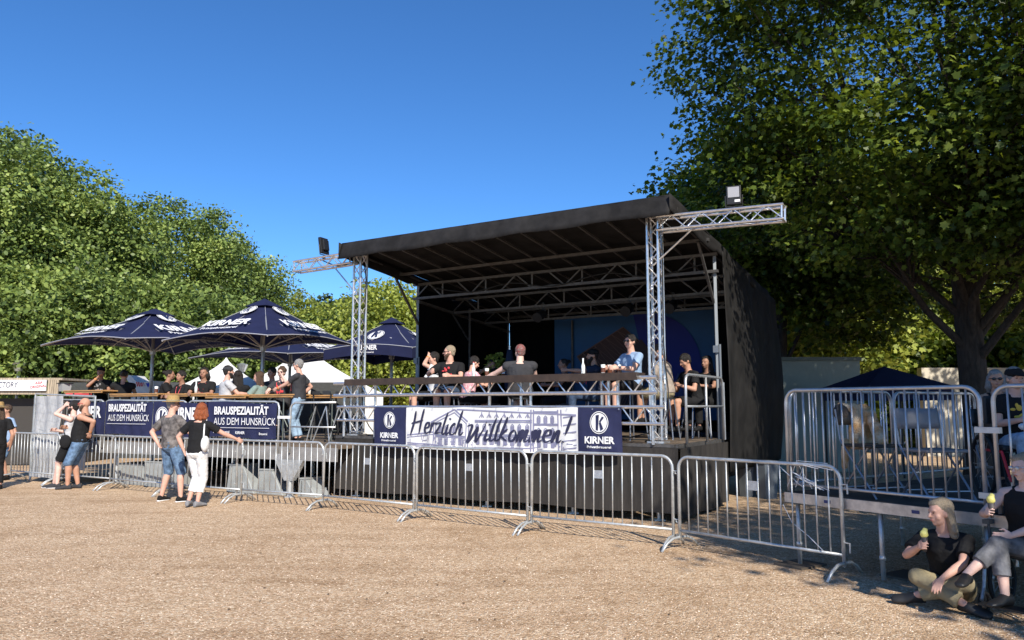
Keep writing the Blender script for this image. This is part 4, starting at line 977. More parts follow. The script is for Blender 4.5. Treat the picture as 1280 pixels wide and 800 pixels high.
# white covered stand with a blue triangle
wc = PY(170, 500, 20.5); r = empty('covered_stand', (wc.x, 20.5, 0), 0, 'white covered stand with faint red writing and a blue triangle near the left pole', 'stand')
pts = [(155, 469), (163, 469), (172, 479), (192, 476), (192, 505), (160, 505), (165, 484)]
mb = MB(); P_ = [PY(u, v, 20.3) for u, v in pts]; Q_ = [p + V((0, .8, 0)) for p in P_]; n = len(P_)
mb.add(P_ + Q_, [tuple(range(n))[::-1], tuple(range(n, 2 * n))] + [(i, (i + 1) % n, n + (i + 1) % n, n + i) for i in range(n)]); mb.build('cover', M_tent, r)
MB().add([PY(182, 479, 20.28), PY(190.5, 478.5, 20.28), PY(185, 484.5, 20.28)], [(0, 1, 2)]).build('blue_triangle', mat('blue_print', (.02, .04, .45), .6), r)
mb = MB(); brush(mb, [(0, 0), (.05, .12), (.08, 0), (.13, .12), (.16, 0), (.22, .1), (.25, 0), (.3, .1), (.34, .0)], .012, lambda x, y: PY(169, 483, 20.28) + V((x * .7, 0, y))); mb.build('red_writing', M_band, r)
# food stall with the sign
st = PY(30, 480, 21.5); stall = empty('food_stall', (st.x, 21.5, 0), 0, 'wooden noodle stall with a white hand lettered sign at the left edge', 'stall')
zs0, zs1 = PY(0, 488.5, 21.5).z, PY(0, 475, 21.5).z; x0, x1 = PY(-45, 480, 21.5).x, PY(59.5, 480, 21.5).x
MB().box(((x0 + x1) / 2, 21.45, (zs0 + zs1) / 2), (x1 - x0, .04, zs1 - zs0)).build('sign_board', M_white, stall)
w = MB(); text(w, 'NUDEL  FACTORY', .225, (x1 - 2.13 + .0, 21.42, zs0 + .09), (1, 0, 0), (0, 0, 1), .0, 'LEFT', shear=.1, xs=.72); w.build('sign_lettering', M_ink, stall)
w = MB(); text(w, 'ASIA', .1, (x1 - .30, 21.42, zs0 + .18), (1, 0, .1), (0, 0, 1), .02); text(w, 'ORIGINAL', .1, (x1 - .44, 21.42, zs0 + .06), (1, 0, .12), (0, 0, 1), .02); w.build('red_lettering', M_band, stall)
M_slat = mat('pale_timber', (.42, .34, .24), .8, var=.4, vscale=3, stretch=(8, 8, 1)); mb = MB()
xe = PY(73, 480, 21.5).x
for i in range(5): mb.box((x1 + .03 + (xe - x1) * (i + .3) / 5, 21.5, zs1 / 2), (.05, .05, zs1))
mb.build('timber_slats', M_slat, stall)
MB().box(((x0 + x1) / 2, 21.6, zs0 - .05), (x1 - x0, .2, .1)).build('roof_edge', M_slat, stall)
MB().box(((x0 + xe) / 2, 23.4, .95), (xe - x0, 3.0, 1.85)).build('hut_body', mat('hut_dark', (.05, .045, .04), .9), stall)
MB().box(((x0 + xe) / 2, 22.6, zs1 + .03), (xe - x0 + .2, 2.2, .06)).build('roof', M_slat, stall)
# dark long shed roof / fence behind the deck
p0, p1 = PY(74, 478, 25), PY(262, 478, 25)
o = MB().box(((p0.x + p1.x) / 2 + 2.5, 25, p0.z / 2 + .0), (p1.x - p0.x + 5, .15, p0.z)).build('dark_fence', mat('dark_mesh_fence', (.06, .062, .06), .8, var=.3, vscale=20, stretch=(1, 1, 3)), None, loc=((p0.x + p1.x) / 2, 25, 0)); tag(o, 'long dark grey fence behind the beer garden tables', 'fence')
def lamp(label, u, v, d):
    p = PY(u, v, d); r = empty('lamp_post', (p.x, d, 0), 0, label, 'lamp post', 'lamp posts behind the beer garden')
    MB().tube([(p.x, d, 0), (p.x, d, p.z - .3)], .045).build('post', M_galv, r); MB().loft([((p.x, d, p.z - .3), (.1, 0, 0), (0, .1, 0)), ((p.x, d, p.z - .05), (.2, 0, 0), (0, .2, 0)), ((p.x, d, p.z), (.05, 0, 0), (0, .05, 0))], 10).build('lantern', M_steel, r)
lamp('lamp post above the food stall sign', 24, 452, 24); lamp('lamp post between the two white tents', 303, 454, 27)
# clear tub and red cloth on a table left of the deck
p = PY(81, 484, 18.6); r = empty('plastic_tub', p, 0, 'clear plastic tub on the deck behind the mesh fence', 'tub')
MB().loft([(p - UP * .1, (.14, 0, 0), (0, .1, 0)), (p + UP * .08, (.17, 0, 0), (0, .12, 0))], 4).build('body', mat('clear_plastic', (.3, .31, .31), .2), r); MB().box(p + UP * .09, (.3, .2, .02)).build('lid', M_black, r)
p = PY(102, 492, 18.4); o = MB().box(p, (.62, .3, .1)).build('red_bag', M_band, None, loc=p, bevel=.03); tag(o, 'red bag lying behind the leftmost beer table', 'bag')
# folded tripods and stands at the stage's left corner
rr = random.Random(8)
for i, (u, d) in enumerate(((395, 15.6), (408, 15.2), (424, 15.9), (436, 15.4))):
    p = PY(u, 500, d); r = empty('tripod_stand', (p.x, d, GZ), 0, ['leftmost folded tripod stand beside the stage corner', 'second folded tripod stand, just left of the stage corner', 'folded tripod stand behind the left truss tower', 'folded tripod stand right behind the dark skirt corner'][i], 'tripod', 'equipment stands at the left stage corner'); c = r.location
    MB().tube([c + UP * .1, c + UP * .95 + V((rr.uniform(-.1, .1), 0, 0))], .018).build('pole', M_black, r)
    for k in range(3):
        a = k * 2.1 + i; MB().tube([c + UP * .7, c + V((math.cos(a) * .25, math.sin(a) * .2, .02))], .013, 6).build('leg', M_steel if k else M_black, r)
    MB().box(c + UP * .97, (.14, .1, .07)).build('head', M_black, r)
# right side background
p = PY(1030, 480, 21); c0, c1 = PY(958, 450, 19.5), PY(1075, 450, 19.5)
cn = empty('site_container', ((c0.x + c1.x) / 2, 20.6, 0), 0, 'pale grey green container behind the stage and the right platform', 'container')
M_cont = mat('container_paint', (.26, .29, .25), .6, var=.1, vscale=2)
MB().box(((c0.x + c1.x) / 2, 20.6, c0.z / 2), (c1.x - c0.x, 2.2, c0.z)).build('body', M_cont, cn, bevel=.03)
MB().box(((c0.x + c1.x) / 2, 20.6, c0.z + .03), (c1.x - c0.x + .06, 2.26, .09)).build('roof_frame', mat('container_trim', (.12, .14, .12), .6), cn)
p = PY(1195, 460, 26); w0, w1 = PY(1150, 480, 26).x, PY(1300, 480, 26).x
o = MB().box(((w0 + w1) / 2, 26, p.z / 2), (w1 - w0, .3, p.z)).build('beige_wall', mat('beige_render', (.55, .5, .4), .8), None, loc=((w0 + w1) / 2, 26, 0)); tag(o, 'pale beige wall behind the dark maple trunks on the right', 'wall')
p = PY(1105, 458, 17); gz = empty('gazebo', (p.x, 17, 0), 0, 'dark blue gazebo tent in the shade behind the right platform', 'gazebo'); mb = MB(); h = .95; ze = PY(0, 482, 16).z
for k in range(4):
    a0 = math.pi / 4 + k * math.pi / 2 + .1; A_ = V((math.cos(a0), math.sin(a0), 0)) * h * 1.41; B_ = V((math.cos(a0 + math.pi / 2), math.sin(a0 + math.pi / 2), 0)) * h * 1.41
    mb.add([V((p.x, 17, ze)) + A_, V((p.x, 17, ze)) + B_, V((p.x, 17, p.z))], [(0, 1, 2)]); mb.add([V((p.x, 17, ze)) + A_, V((p.x, 17, ze)) + B_, V((p.x, 17, ze - .3)) + B_, V((p.x, 17, ze - .3)) + A_], [(0, 1, 2, 3)])
mb.build('canopy', M_navyumb, gz)
for k in range(4):
    a0 = math.pi / 4 + k * math.pi / 2 + .1; q = V((p.x, 17, 0)) + V((math.cos(a0), math.sin(a0), 0)) * h * 1.38; MB().tube([q, q + UP * ze], .025).build('pole', M_black, gz)
for i, (u, v, d, m_) in enumerate(((933, 572, 14.5, 'a'), (958, 575, 14.2, 'b'))):
    p = PY(u, v, d); r = empty('storage_bin', (p.x, d, 0), .3, ['pale storage bin in the dark right of the stage, nearer the skirt', 'pale bluish storage bin in the dark right of the stage, farther from the skirt'][i], 'bin', 'bins beside the stage')
    mb_ = mat('bin_plastic', (.13, .15, .17), .5); MB().loft([((0, 0, .0), (.16, 0, 0), (0, .16, 0)), ((0, 0, .62), (.2, 0, 0), (0, .2, 0))], 8).build('body', mb_, r, world=False); MB().loft([((0, 0, .62), (.215, 0, 0), (0, .215, 0)), ((0, 0, .67), (.2, 0, 0), (0, .2, 0))], 8).build('lid', mb_, r, world=False)
# stage side handrail
sr = empty('stage_handrail', S(LEN + .05, .1, DZ), 0, 'silver handrail on the right side of the stage deck', 'handrail')
def hp(b, z): return S(LEN + .09, b, DZ + z)
MB().tube([hp(.28, 0), hp(.28, .93), hp(.32, .99), hp(.4, 1.02), hp(2.02, 1.02), hp(2.1, .99), hp(2.14, .93), hp(2.14, 0)], .022).tube([hp(.28, .55), hp(2.14, .55)], .018).tube([hp(1.25, 0), hp(1.25, 1.02)], .02).build('frame', M_rail, sr, smooth=True)
MB().tube([hp(2.2, 0), hp(2.2, .95)], .02).build('end_post', M_rail, sr)
# ------------------------------------------------------------------ people
def ik(a, b, l1, l2, pole):
    d = b - a; L_ = d.length; m = (l1 + l2) * .995
    if L_ > m: b = a + d * (m / L_); d = b - a; L_ = m
    t = d / L_; x = (l1 * l1 - l2 * l2 + L_ * L_) / (2 * L_); h = math.sqrt(max(0, l1 * l1 - x * x))
    p = pole - t * pole.dot(t); p = p.normalized() if p.length > 1e-4 else t.orthogonal().normalized()
    return a + t * x + p * h, b
def hand(mb, w, d, palm, s=1.0, curl=.5, side=1, thin=1.0, r=.0088):
    """palm, four bent fingers of unequal length and a thumb leaving the side of the palm"""
    d = d.normalized(); palm = (palm - d * palm.dot(d)).normalized(); X = d.cross(palm).normalized() * side
    k = w + d * .085 * s
    mb.loft([(w - d * .01, X * .026 * s, palm * .019 * s), (w + d * .03 * s, X * .036 * s, palm * .017 * s), (w + d * .07 * s, X * .041 * s, palm * .015 * s), (k + d * .004, X * .038 * s, palm * .011 * s)], 12)
    for i, L_ in enumerate((.072, .08, .075, .06)):
        b = w + d * .078 * s + X * ((1.5 - i) * .0205 * s); dd = d.copy() + X * ((1.5 - i) * .05); p = b
        for j, q in enumerate((.45, .3, .25)):
            a_ = curl * (.55 + .45 * j) * (1 + .08 * i); ax = X * side
            dd = (dd * math.cos(a_) + palm * math.sin(a_)).normalized(); e = p + dd * L_ * q * s * 1.05
            mb.cap(p, r * s * (1 - .08 * j), e, r * s * (.92 - .08 * j), n=8); p = e
    b = w + d * .022 * s + X * .03 * s; e1 = b + (X * .75 + d * .75 + palm * .35 * (1 + curl)).normalized() * .042 * s; e2 = e1 + (d * .9 + palm * (.3 + curl * .8) - X * curl * .5).normalized() * .032 * s
    mb.cap(b, .013 * s, e1, .0105 * s, n=8); mb.cap(e1, .0105 * s, e2, .0085 * s, n=8)

def person(label, pos, h, H=1.75, seat=None, foot=0.0, hip=None, lean=(0, 0), sho_turn=0, head=(0, 0, 0), handL=None, handR=None, poleL=None, poleR=None, footL=None, footR=None, kneeL=None, kneeR=None,
           build=1.0, belly=0, top=('tee', None), bottom=('long', None), shoes=None, socks=None, skin='fair', hair=('short', None), extra=(), vox=.012, curl=(.5, .5), palmL=None, palmR=None, group=None, sole=None, face=True, dirL=None, dirR=None):
    root = empty('person', pos, math.radians(h), label, 'person', group)
    k = H / 1.75; skm = SK[skin]; B_ = build
    P = V(hip) if hip else V((0, 0, (seat + .10) if seat is not None else .93 * k))
    spine = V((lean[0], lean[1], 0)); spine.z = math.sqrt(max(.05, 1 - spine.x ** 2 - spine.y ** 2)); spine = spine.normalized()
    N = P + spine * .53 * k                                   # neck base
    X = V((math.cos(math.radians(sho_turn)), math.sin(math.radians(sho_turn)), 0)); X = (X - spine * X.dot(spine)).normalized(); Y = spine.cross(X).normalized()
    HX = V((1, 0, 0)); HY = V((0, 1, 0))
    ups = (spine * .6 + V((0, 0, .4)) + Y * .14).normalized()
    hy, hp_, hr = [math.radians(a) for a in head]
    HR = Euler((0, 0, 0)).to_matrix()
    base = Matrix((X, Y, spine)).transposed()
    Hm = Matrix.Rotation(hy, 3, 'Z') @ Matrix.Rotation(math.radians(sho_turn), 3, 'Z') @ Matrix.Rotation(-hp_, 3, 'X') @ Matrix.Rotation(hr, 3, 'Y')
    hc = N + ups * .175 * k; hx, hyv, hz = Hm @ V((1, 0, 0)), Hm @ V((0, 1, 0)), Hm @ V((0, 0, 1))
    hc = hc + hyv * .012
    HP = lambda x, y, z: hc + (hx * x + hyv * y + hz * z) * k
    body = MB()
    # torso
    def torso(mb, g=0, z0=-.1, z1=1.0, flare=0, loosen=0):
        st = []
        prof = [(-.16, .115, .085, 0), (-.05, .160 * B_, .105 * B_, 0), (.08, .162 * B_, .112 * B_ + belly * .3, belly * .3), (.22, .148 * B_ + belly * .3, .105 * B_ + belly * .6, belly * .55), (.38, .148 * B_ + belly * .25, .105 * B_ + belly * .5, belly * .5),
                (.55, .160 * B_, .112 * B_ + belly * .1, .012), (.72, .170 * B_, .112 * B_, .01), (.84, .168 * B_, .1 * B_, 0), (.93, .125 * B_, .078, -.005), (1.0, .07, .06, -.005)]
        for t, rx, ry, f in prof:
            if t < z0 or t > z1: continue
            w = min(1, max(0, t / .5)); Xa = (HX * (1 - w) + X * w).normalized(); Ya = spine.cross(Xa).normalized()
            gg = g + (loosen * (1 - abs(t - .3)) if loosen else 0)
            st.append((P + spine * (t * .53 * k) + Ya * f * k, Xa * (rx + gg) * k, Ya * (ry + gg) * k))
        if flare: c, a, b = st[0]; st[0] = (c, a * (1 + flare), b * (1 + flare))
        mb.loft(st, 18)
    torso(body)
    sh = {s: N - spine * .075 * k + X * s * .185 * k * (B_ * .5 + .5) for s in (-1, 1)}
    for s in (-1, 1): body.cap(N - spine * .05 * k + X * s * .05 * k, .062 * k, sh[s], .056 * k * B_)
    body.cap(N - spine * .03, .062 * k * (B_ * .5 + .5), HP(0, -.012, -.07), .054 * k * (B_ * .5 + .5))
    # head
    body.ell(HP(0, -.008, .02), (.076 * k, .097 * k, .098 * k), Hm, 18, 12); body.ell(HP(0, .02, -.04), (.060 * k, .068 * k, .075 * k), Hm, 16, 10); body.ell(HP(0, .058, -.092), (.024 * k, .02 * k, .018 * k), Hm)
    body.cap(HP(0, .088, .012), .0085 * k, HP(0, .108, -.022), .0135 * k); body.ell(HP(0, .079, .028), (.05 * k, .014 * k, .012 * k), Hm)
    body.ell(HP(0, .082, -.058), (.022 * k, .01 * k, .012 * k), Hm)
    for s in (-1, 1): body.ell(HP(s * .078, -.01, -.008), (.010 * k, .018 * k, .031 * k), Hm @ Matrix.Rotation(s * .25, 3, 'Z')); body.ell(HP(s * .038, .05, -.03), (.03 * k, .026 * k, .034 * k), Hm)
    # arms
    hands = {}
    for s, tgt, pole, cu, pm, dr in ((-1, handL, poleL, curl[0], palmL, dirL), (1, handR, poleR, curl[1], palmR, dirR)):
        S0 = sh[s]; tgt = V(tgt) if tgt is not None else S0 + V((s * .07, .05, -.50 * k)); pole = V(pole) if pole is not None else V((s * .6, -1, -.2))
        E_, W = ik(S0, tgt, .285 * k, .255 * k, pole); ab = .5 * B_ + .5
        body.cap(S0, .052 * k * ab, S0.lerp(E_, .45), .047 * k * ab); body.cap(S0.lerp(E_, .45), .047 * k * ab, E_, .037 * k * ab)
        body.cap(E_, .038 * k * ab, E_.lerp(W, .35), .040 * k * ab); body.cap(E_.lerp(W, .35), .040 * k * ab, W, .025 * k * ab)
        dd = (W - E_).normalized() if dr is None else V(dr).normalized(); pmv = V(pm) if pm is not None else (-X * s + V((0, .3, -.1)))
        hand(body, W, dd, pmv, k, cu, s * -1 if False else s, r=.0092 if vox < .009 else .0105); hands[s] = (E_, W, dd, (pmv - dd * pmv.dot(dd)).normalized())
    # legs
    legs = {}
    for s, tgt, pole in ((-1, footL, kneeL), (1, footR, kneeR)):
        h0 = P + HX * s * .088 * k * (.6 + .4 * B_) - V((0, 0, .02))
        if tgt is None: tgt = V((s * .11, .0, .085)) if seat is None else V((s * .1, .44 * k, foot + .085))
        else: tgt = V(tgt)
        pole = V(pole) if pole is not None else (V((0, 1, .1)) if seat is None else V((0, .5, 1)))
        K, A = ik(h0, tgt, .43 * k, .42 * k, pole); lb = .5 * B_ + .5; legs[s] = (h0, K, A)
        body.cap(h0, .088 * k * lb, h0.lerp(K, .5), .074 * k * lb, n=14); body.cap(h0.lerp(K, .5), .074 * k * lb, K, .054 * k * lb, n=14)
        c1 = K.lerp(A, .3) - (V((0, 1, 0)) * .012 * k); body.cap(K, .052 * k * lb, c1, .056 * k * lb); body.cap(c1, .056 * k * lb, A, .033 * k * lb)
    feet = {}
    for s in (-1, 1):
        A = legs[s][2]; fd = V((s * .2, 1, 0)).normalized() if not isinstance(extra, dict) or ('foot%d' % s) not in extra else V(extra['foot%d' % s]).normalized()
        sl = (A - legs[s][1]).normalized(); n_ = V((0, 0, 1))
        if isinstance(extra, dict) and ('fup%d' % s) in extra: n_ = V(extra['fup%d' % s]).normalized()
        n_ = (n_ - fd * n_.dot(fd)).normalized(); X_ = fd.cross(n_); feet[s] = (A, fd, n_, X_)
        body.loft([(A - fd * .05 * k - n_ * .035 * k, X_ * .024, n_ * .03), (A + fd * .03 - n_ * .035 * k, X_ * .036, n_ * .036 * k), (A + fd * .12 * k - n_ * .055 * k, X_ * .042, n_ * .022 * k), (A + fd * .18 * k - n_ * .062 * k, X_ * .03, n_ * .014 * k)], 12)
    bo = remeshed(body, 'body', skm, root, vox, 4 if vox < .007 else 2)
    # clothing
    kind, m = top
    if m is not None:
        mb = MB(); g = .017 if vox > .01 else .014
        z0 = -.12 if kind != 'crop' else .1
        torso(mb, g + .004, z0, .93, .03, .006)
        if kind in ('tee', 'loose', 'long'):
            fr = {'tee': .62, 'loose': .7, 'long': 1}[kind]
            for s in (-1, 1):
                E_, W, _, _ = hands[s]; S0 = sh[s]; ab = .5 * B_ + .5
                mb.cap(N - spine * .055 * k + X * s * .05 * k, (.062 + g * .4) * k, S0, (.058 + g * .5) * k * ab)
                if kind == 'long': mb.cap(S0, (.055 + g) * k * ab, E_, (.045 + g) * k * ab); mb.cap(E_, (.045 + g) * k * ab, E_.lerp(W, .93), (.035 + g * .7) * k * ab, flat=True)
                else: mb.cap(S0, (.053 + g * .8) * k * ab, S0.lerp(E_, fr), (.056 + g) * k * ab, flat=True); mb.ell(S0, [(.053 + g * .8) * k * ab] * 3)
        elif kind == 'sleeveless':
            for s in (-1, 1): mb.cap(N - spine * .05 * k + X * s * .05 * k, (.065 + g * .6) * k, sh[s] + X * s * .012, (.062 + g) * k * (.5 * B_ + .5))
        elif kind == 'tank':
            for s in (-1, 1): mb.cap(N - spine * .10 * k + X * s * .07 * k, (.06) * k, N - spine * .055 * k + X * s * .085 * k, .062 * k)
        t_ = remeshed(mb, 'shirt', m, root, vox, 2, disp=.012, dscale=.09)
    kind, m = bottom
    if m is not None:
        mb = MB(); fr = {'shorts': .88, 'long': 1.9, 'capri': 1.62, 'knee': 1.08}[kind]; lb = .5 * B_ + .5; g = .016
        c0 = P - spine * .085 * k
        mb.loft([(P - V((0, 0, .10 * k)), HX * .12 * k, HY * .09 * k), (P - V((0, 0, .045 * k)), HX * (.162 * B_ + g) * k, HY * (.108 * B_ + g) * k), (P + spine * .02 * k, HX * (.165 * B_ + g) * k, HY * (.112 * B_ + g + belly * .1) * k), (P + spine * .085 * k, HX * (.158 * B_ + g * .6) * k, HY * (.108 * B_ + g * .6 + belly * .3) * k)], 18)
        for s in (-1, 1):
            h0, K, A = legs[s]
            if fr <= 1:
                e = h0.lerp(K, fr); mb.cap(h0, (.09 + g) * k * lb, h0.lerp(K, .4), (.084 + g) * k * lb, n=14); mb.cap(h0.lerp(K, .4), (.084 + g) * k * lb, e, (.074 + g) * k * lb, n=14, flat=True)
            else:
                mb.cap(h0, (.09 + g) * k * lb, K, (.062 + g) * k * lb, n=14); e = K.lerp(A, fr - 1); mb.cap(K, (.062 + g) * k * lb, e, (.05 + g) * k * lb, n=14, flat=True); mb.ell(K, [(.062 + g) * k * lb] * 3)
        remeshed(mb, 'trousers' if kind != 'shorts' else 'shorts', m, root, vox, 2, disp=.014, dscale=.08)
    if shoes is not None:
        for s in (-1, 1):
            A, fd, n_, X_ = feet[s]
            mb = MB().loft([(A - fd * .075 * k - n_ * .05 * k, X_ * .026, n_ * .034), (A - fd * .06 * k - n_ * .035 * k, X_ * .036, n_ * .05), (A + fd * .02 - n_ * .03 * k, X_ * .042, n_ * .052 * k), (A + fd * .1 * k - n_ * .05 * k, X_ * .048, n_ * .035 * k), (A + fd * .17 * k - n_ * .058 * k, X_ * .044, n_ * .026 * k), (A + fd * .205 * k - n_ * .062 * k, X_ * .028, n_ * .018 * k)], 14)
            so = remeshed(mb, 'shoe', shoes, root, .009, 2)
            if sole is not None:
                MB().loft([(A - fd * .08 * k - n_ * .074 * k, X_ * .03, n_ * .012), (A - n_ * .074 * k, X_ * .042, n_ * .012), (A + fd * .11 * k - n_ * .076 * k, X_ * .05, n_ * .011), (A + fd * .21 * k - n_ * .074 * k, X_ * .03, n_ * .011)], 12).build('sole', sole, so, smooth=True, world=False)
            if socks is not None: MB().cap(A - n_ * .01, .042 * k, A.lerp(legs[s][1], .3), .048 * k, flat=True).build('sock', socks, root, smooth=True, world=False)
    # hair, face
    hk, hm = hair
    if hm is not None:
        mb = MB()
        if hk in ('short', 'crop', 'curly'):
            q = .008 if hk == 'crop' else .014
            mb.ell(HP(0, -.022, .04), ((.077 + q) * k, (.089 + q) * k, (.086 + q) * k), Hm, 18, 12); mb.ell(HP(0, -.055, -.01), ((.066 + q * .6) * k, .052 * k, .07 * k), Hm)
            if hk == 'curly':
                r_ = random.Random(3)
                for i in range(34):
                    a, b = r_.uniform(0, 6.28), r_.uniform(-.1, 1.4); mb.ell(HP(.09 * math.cos(a) * math.cos(b), -.025 + .1 * math.sin(a) * math.cos(b) * (.7 if math.sin(a) > 0 else 1), .04 + .095 * math.sin(b)), (.02, .02, .02))
        elif hk in ('long', 'bob', 'vlong'):
            L_ = {'bob': .15, 'long': .22, 'vlong': .36}[hk]
            mb.ell(HP(0, -.036, .048), (.088 * k, .100 * k, .090 * k), Hm, 18, 12); mb.ell(HP(.012, .03, .085), (.06 * k, .05 * k, .035 * k), Hm @ Matrix.Rotation(-.35, 3, 'X'))
            dn = V((0, 0, -1))
            for s in (-1, 1):
                p0 = HP(s * .072, -.034, .03); mb.cap(p0, .030 * k, p0 + (dn * L_ * .85 + hx * s * .03 - hyv * .03) * k, .026 * k); p0 = HP(s * .05, -.055, .02); mb.cap(p0, .045 * k, p0 + (dn * L_ + hx * s * .02 - hyv * .03) * k, .038 * k)
            if hk == 'bob':
                for s in (-1, 1): mb.ell(HP(s * .07, -.04, -.06), (.045 * k, .06 * k, .08 * k), Hm)
                mb.ell(HP(0, -.085, -.05), (.08 * k, .055 * k, .085 * k), Hm)
            p0 = HP(0, -.07, .02); mb.cap(p0, .05 * k, p0 + (dn * L_ * 1.05 - hyv * .03) * k, .04 * k)
        elif hk == 'bun':
            mb.ell(HP(0, -.022, .035), (.085 * k, .098 * k, .092 * k), Hm, 18, 12); mb.ell(HP(0, -.125, .06), (.04, .04, .04))
        remeshed(mb, 'hair', hm, root, .010 if vox > .009 else .007, 1, disp=.008, dscale=.025)
    ex = extra if isinstance(extra, dict) else {e: True for e in extra}
    if face:
        for s in (-1, 1): MB().ell(HP(s * .031, .083, .008), (.0105 * k, .005 * k, .0042 * k), Hm, 8, 6).build('eye', M_eye, root, smooth=True, world=False)
        MB().ell(HP(0, .091, -.058), (.022 * k, .005 * k, .006 * k), Hm, 10, 6).build('mouth', M_lip, root, smooth=True, world=False)
    if ex.get('glasses'):
        gm = ex['glasses'] if ex['glasses'] is not True else M_lens
        r_ = MB()
        for s in (-1, 1): r_.ell(HP(s * .034, .098, .008), (.026 * k, .006, .019 * k), Hm, 12, 6); r_.tube([HP(s * .058, .095, .014), HP(s * .083, .0, .01)], .0035, 5)
        r_.tube([HP(-.012, .104, .012), HP(.012, .104, .012)], .003, 5); r_.build('glasses', gm, root, smooth=True, world=False)
    if ex.get('beard'):
        q = MB().ell(HP(0, .045, -.082), (.056 * k, .048 * k, .05 * k), Hm).ell(HP(0, .062, -.11), (.035 * k, .03 * k, .04 * k), Hm)
        for s in (-1, 1): q.ell(HP(s * .055, .03, -.05), (.018 * k, .035 * k, .04 * k), Hm)
        remeshed(q, 'beard', ex['beard'], root, .008, 1, disp=.006, dscale=.02)
    if ex.get('cap'):
        q = MB().ell(HP(0, -.015, .055), (.094 * k, .11 * k, .075 * k), Hm, 18, 10); f_ = ex.get('cap_dir', 1)
        q.loft([(HP(0, .07 * f_, .052), hx * .075, hz * .008), (HP(0, .13 * f_, .045), hx * .065, hz * .006), (HP(0, .165 * f_, .036), hx * .035, hz * .004)], 12); remeshed(q, 'cap', ex['cap'], root, .008, 1)
    if ex.get('straw_hat'):
        q = MB(); st = [(HP(0, -.01, .05), hx * .175, hyv * .185), (HP(0, -.01, .057), hx * .17, hyv * .18), (HP(0, -.01, .062), hx * .10, hyv * .115), (HP(0, -.01, .15), hx * .085, hyv * .098), (HP(0, -.01, .165), hx * .06, hyv * .075)]
        q.loft(st, 24); ho = q.build('straw_hat', M_straw, root, smooth=False, world=False)
        MB().loft([(HP(0, -.01, .064), hx * .103, hyv * .118), (HP(0, -.01, .085), hx * .1, hyv * .114)], 24).build('hat_band', C_khaki, ho, world=False)
    if ex.get('lanyard'):
        q = MB()
        for s in (-1, 1): q.tube([N + X * s * .06 - Y * .02, N + X * s * .075 - spine * .05 + Y * .09, N + X * s * .05 - spine * .16 + Y * .145, N + X * s * .012 - spine * .34 + Y * (.16 + belly * .4)], .007, 6)
        q.build('lanyard', M_band, root, world=False)
    if ex.get('bag'):
        q = MB(); c = P + X * .2 + V((0, -.08, .14)); q.ell(c, (.05, .1, .13)); bgo = q.build('handbag', C_white, root, smooth=True, world=False)
        MB().tube([c + V((0, -.05, .1)), N + X * .13 - Y * .06 - spine * .06, N + X * .13 + Y * .0 - spine * .02, N + X * .14 + Y * .1 - spine * .1], .012, 6).build('strap', C_white, bgo, world=False)
    if ex.get('crossbag'):
        q = MB().ell(P + X * -.2 + V((0, .02, .02)), (.05, .11, .14)); bgo = q.build('shoulder_bag', C_black, root, smooth=True, world=False)
        MB().tube([P + X * -.19 + V((0, .03, .12)), P + spine * .3 + Y * .15 - X * .06, N + X * .1 + Y * .09 - spine * .07, N + X * .12 - Y * .05 - spine * .02, P + spine * .3 - Y * .14 - X * .05], .011, 6).build('strap', C_black, bgo, world=False)
    if ex.get('wristband'):
        s = ex['wristband']; E_, W, d_, _ = hands[s]; MB().tube([W - d_ * .05, W - d_ * .03], .033, 10).build('wristband', mat('orange_band', (.7, .25, .04), .6), root, world=False)
    if ex.get('shirtprint'):
        q = MB(); r_ = random.Random(5); g0 = .128 * B_ + .012 + .004
        for _ in range(9):
            x, z = r_.uniform(-.08, .08), r_.uniform(.25, .42); q.ell(P + spine * z * k + X * x + Y * (g0 + belly * .45 - x * x * 2) * k, (r_.uniform(.015, .03), .006, r_.uniform(.012, .03)))
        q.build('shirt_print', ex['shirtprint'], root, smooth=True, world=False)
    root['_h'] = 0; del root['_h']
    w2 = lambda p: root.location + Matrix.Rotation(math.radians(h), 3, 'Z') @ V(p)
    return dict(root=root, hands={s: (w2(hands[s][1]), Matrix.Rotation(math.radians(h), 3, 'Z') @ hands[s][2], Matrix.Rotation(math.radians(h), 3, 'Z') @ hands[s][3]) for s in hands}, head=w2(hc), P=w2(P))

MV = .009
def at(u, v, z=0): p = G(u, v, z); return (p.x, p.y, z)
# leaning pair at the left barrier, backs to the camera's left, looking left
g_ = 'visitors standing at the crowd barriers'
person('man in grey tank top and black shorts shading his eyes with his arm', at(75, 610), 104, H=1.80, lean=(.0, -.10), hip=(0, -.12, .92), head=(-10, 0, 0), handL=(-.03, .0, 1.66), poleL=(-.25, 1, .2), handR=(.0, .12, 1.16), poleR=(.6, -.8, -.6),
       footL=(.08, .14, .085), footR=(-.06, .04, .085), top=('tank', C_grey), bottom=('shorts', C_black), shoes=C_char, sole=M_white, skin='pale', hair=('short', H_dark), extra={'glasses': True, 'beard': H_dark, 'crossbag': True}, vox=MV, group=g_)
person('bald bearded man in black tank top and denim shorts leaning on the barrier', at(93, 611), 98, H=1.84, lean=(.0, -.09), hip=(0, -.07, .96), head=(5, 2, 0), handL=(-.18, -.30, 1.12), poleL=(-.5, -1, .5), handR=(.05, .22, 1.22), poleR=(.8, -.8, -.4),
       footL=(-.09, .10, .085), footR=(.10, -.02, .085), build=1.18, belly=.04, top=('tank', C_black), bottom=('knee', C_denim), shoes=C_char, skin='tan', hair=('none', None), extra={'glasses': M_band, 'beard': H_brown, 'wristband': -1}, vox=MV, group=g_)
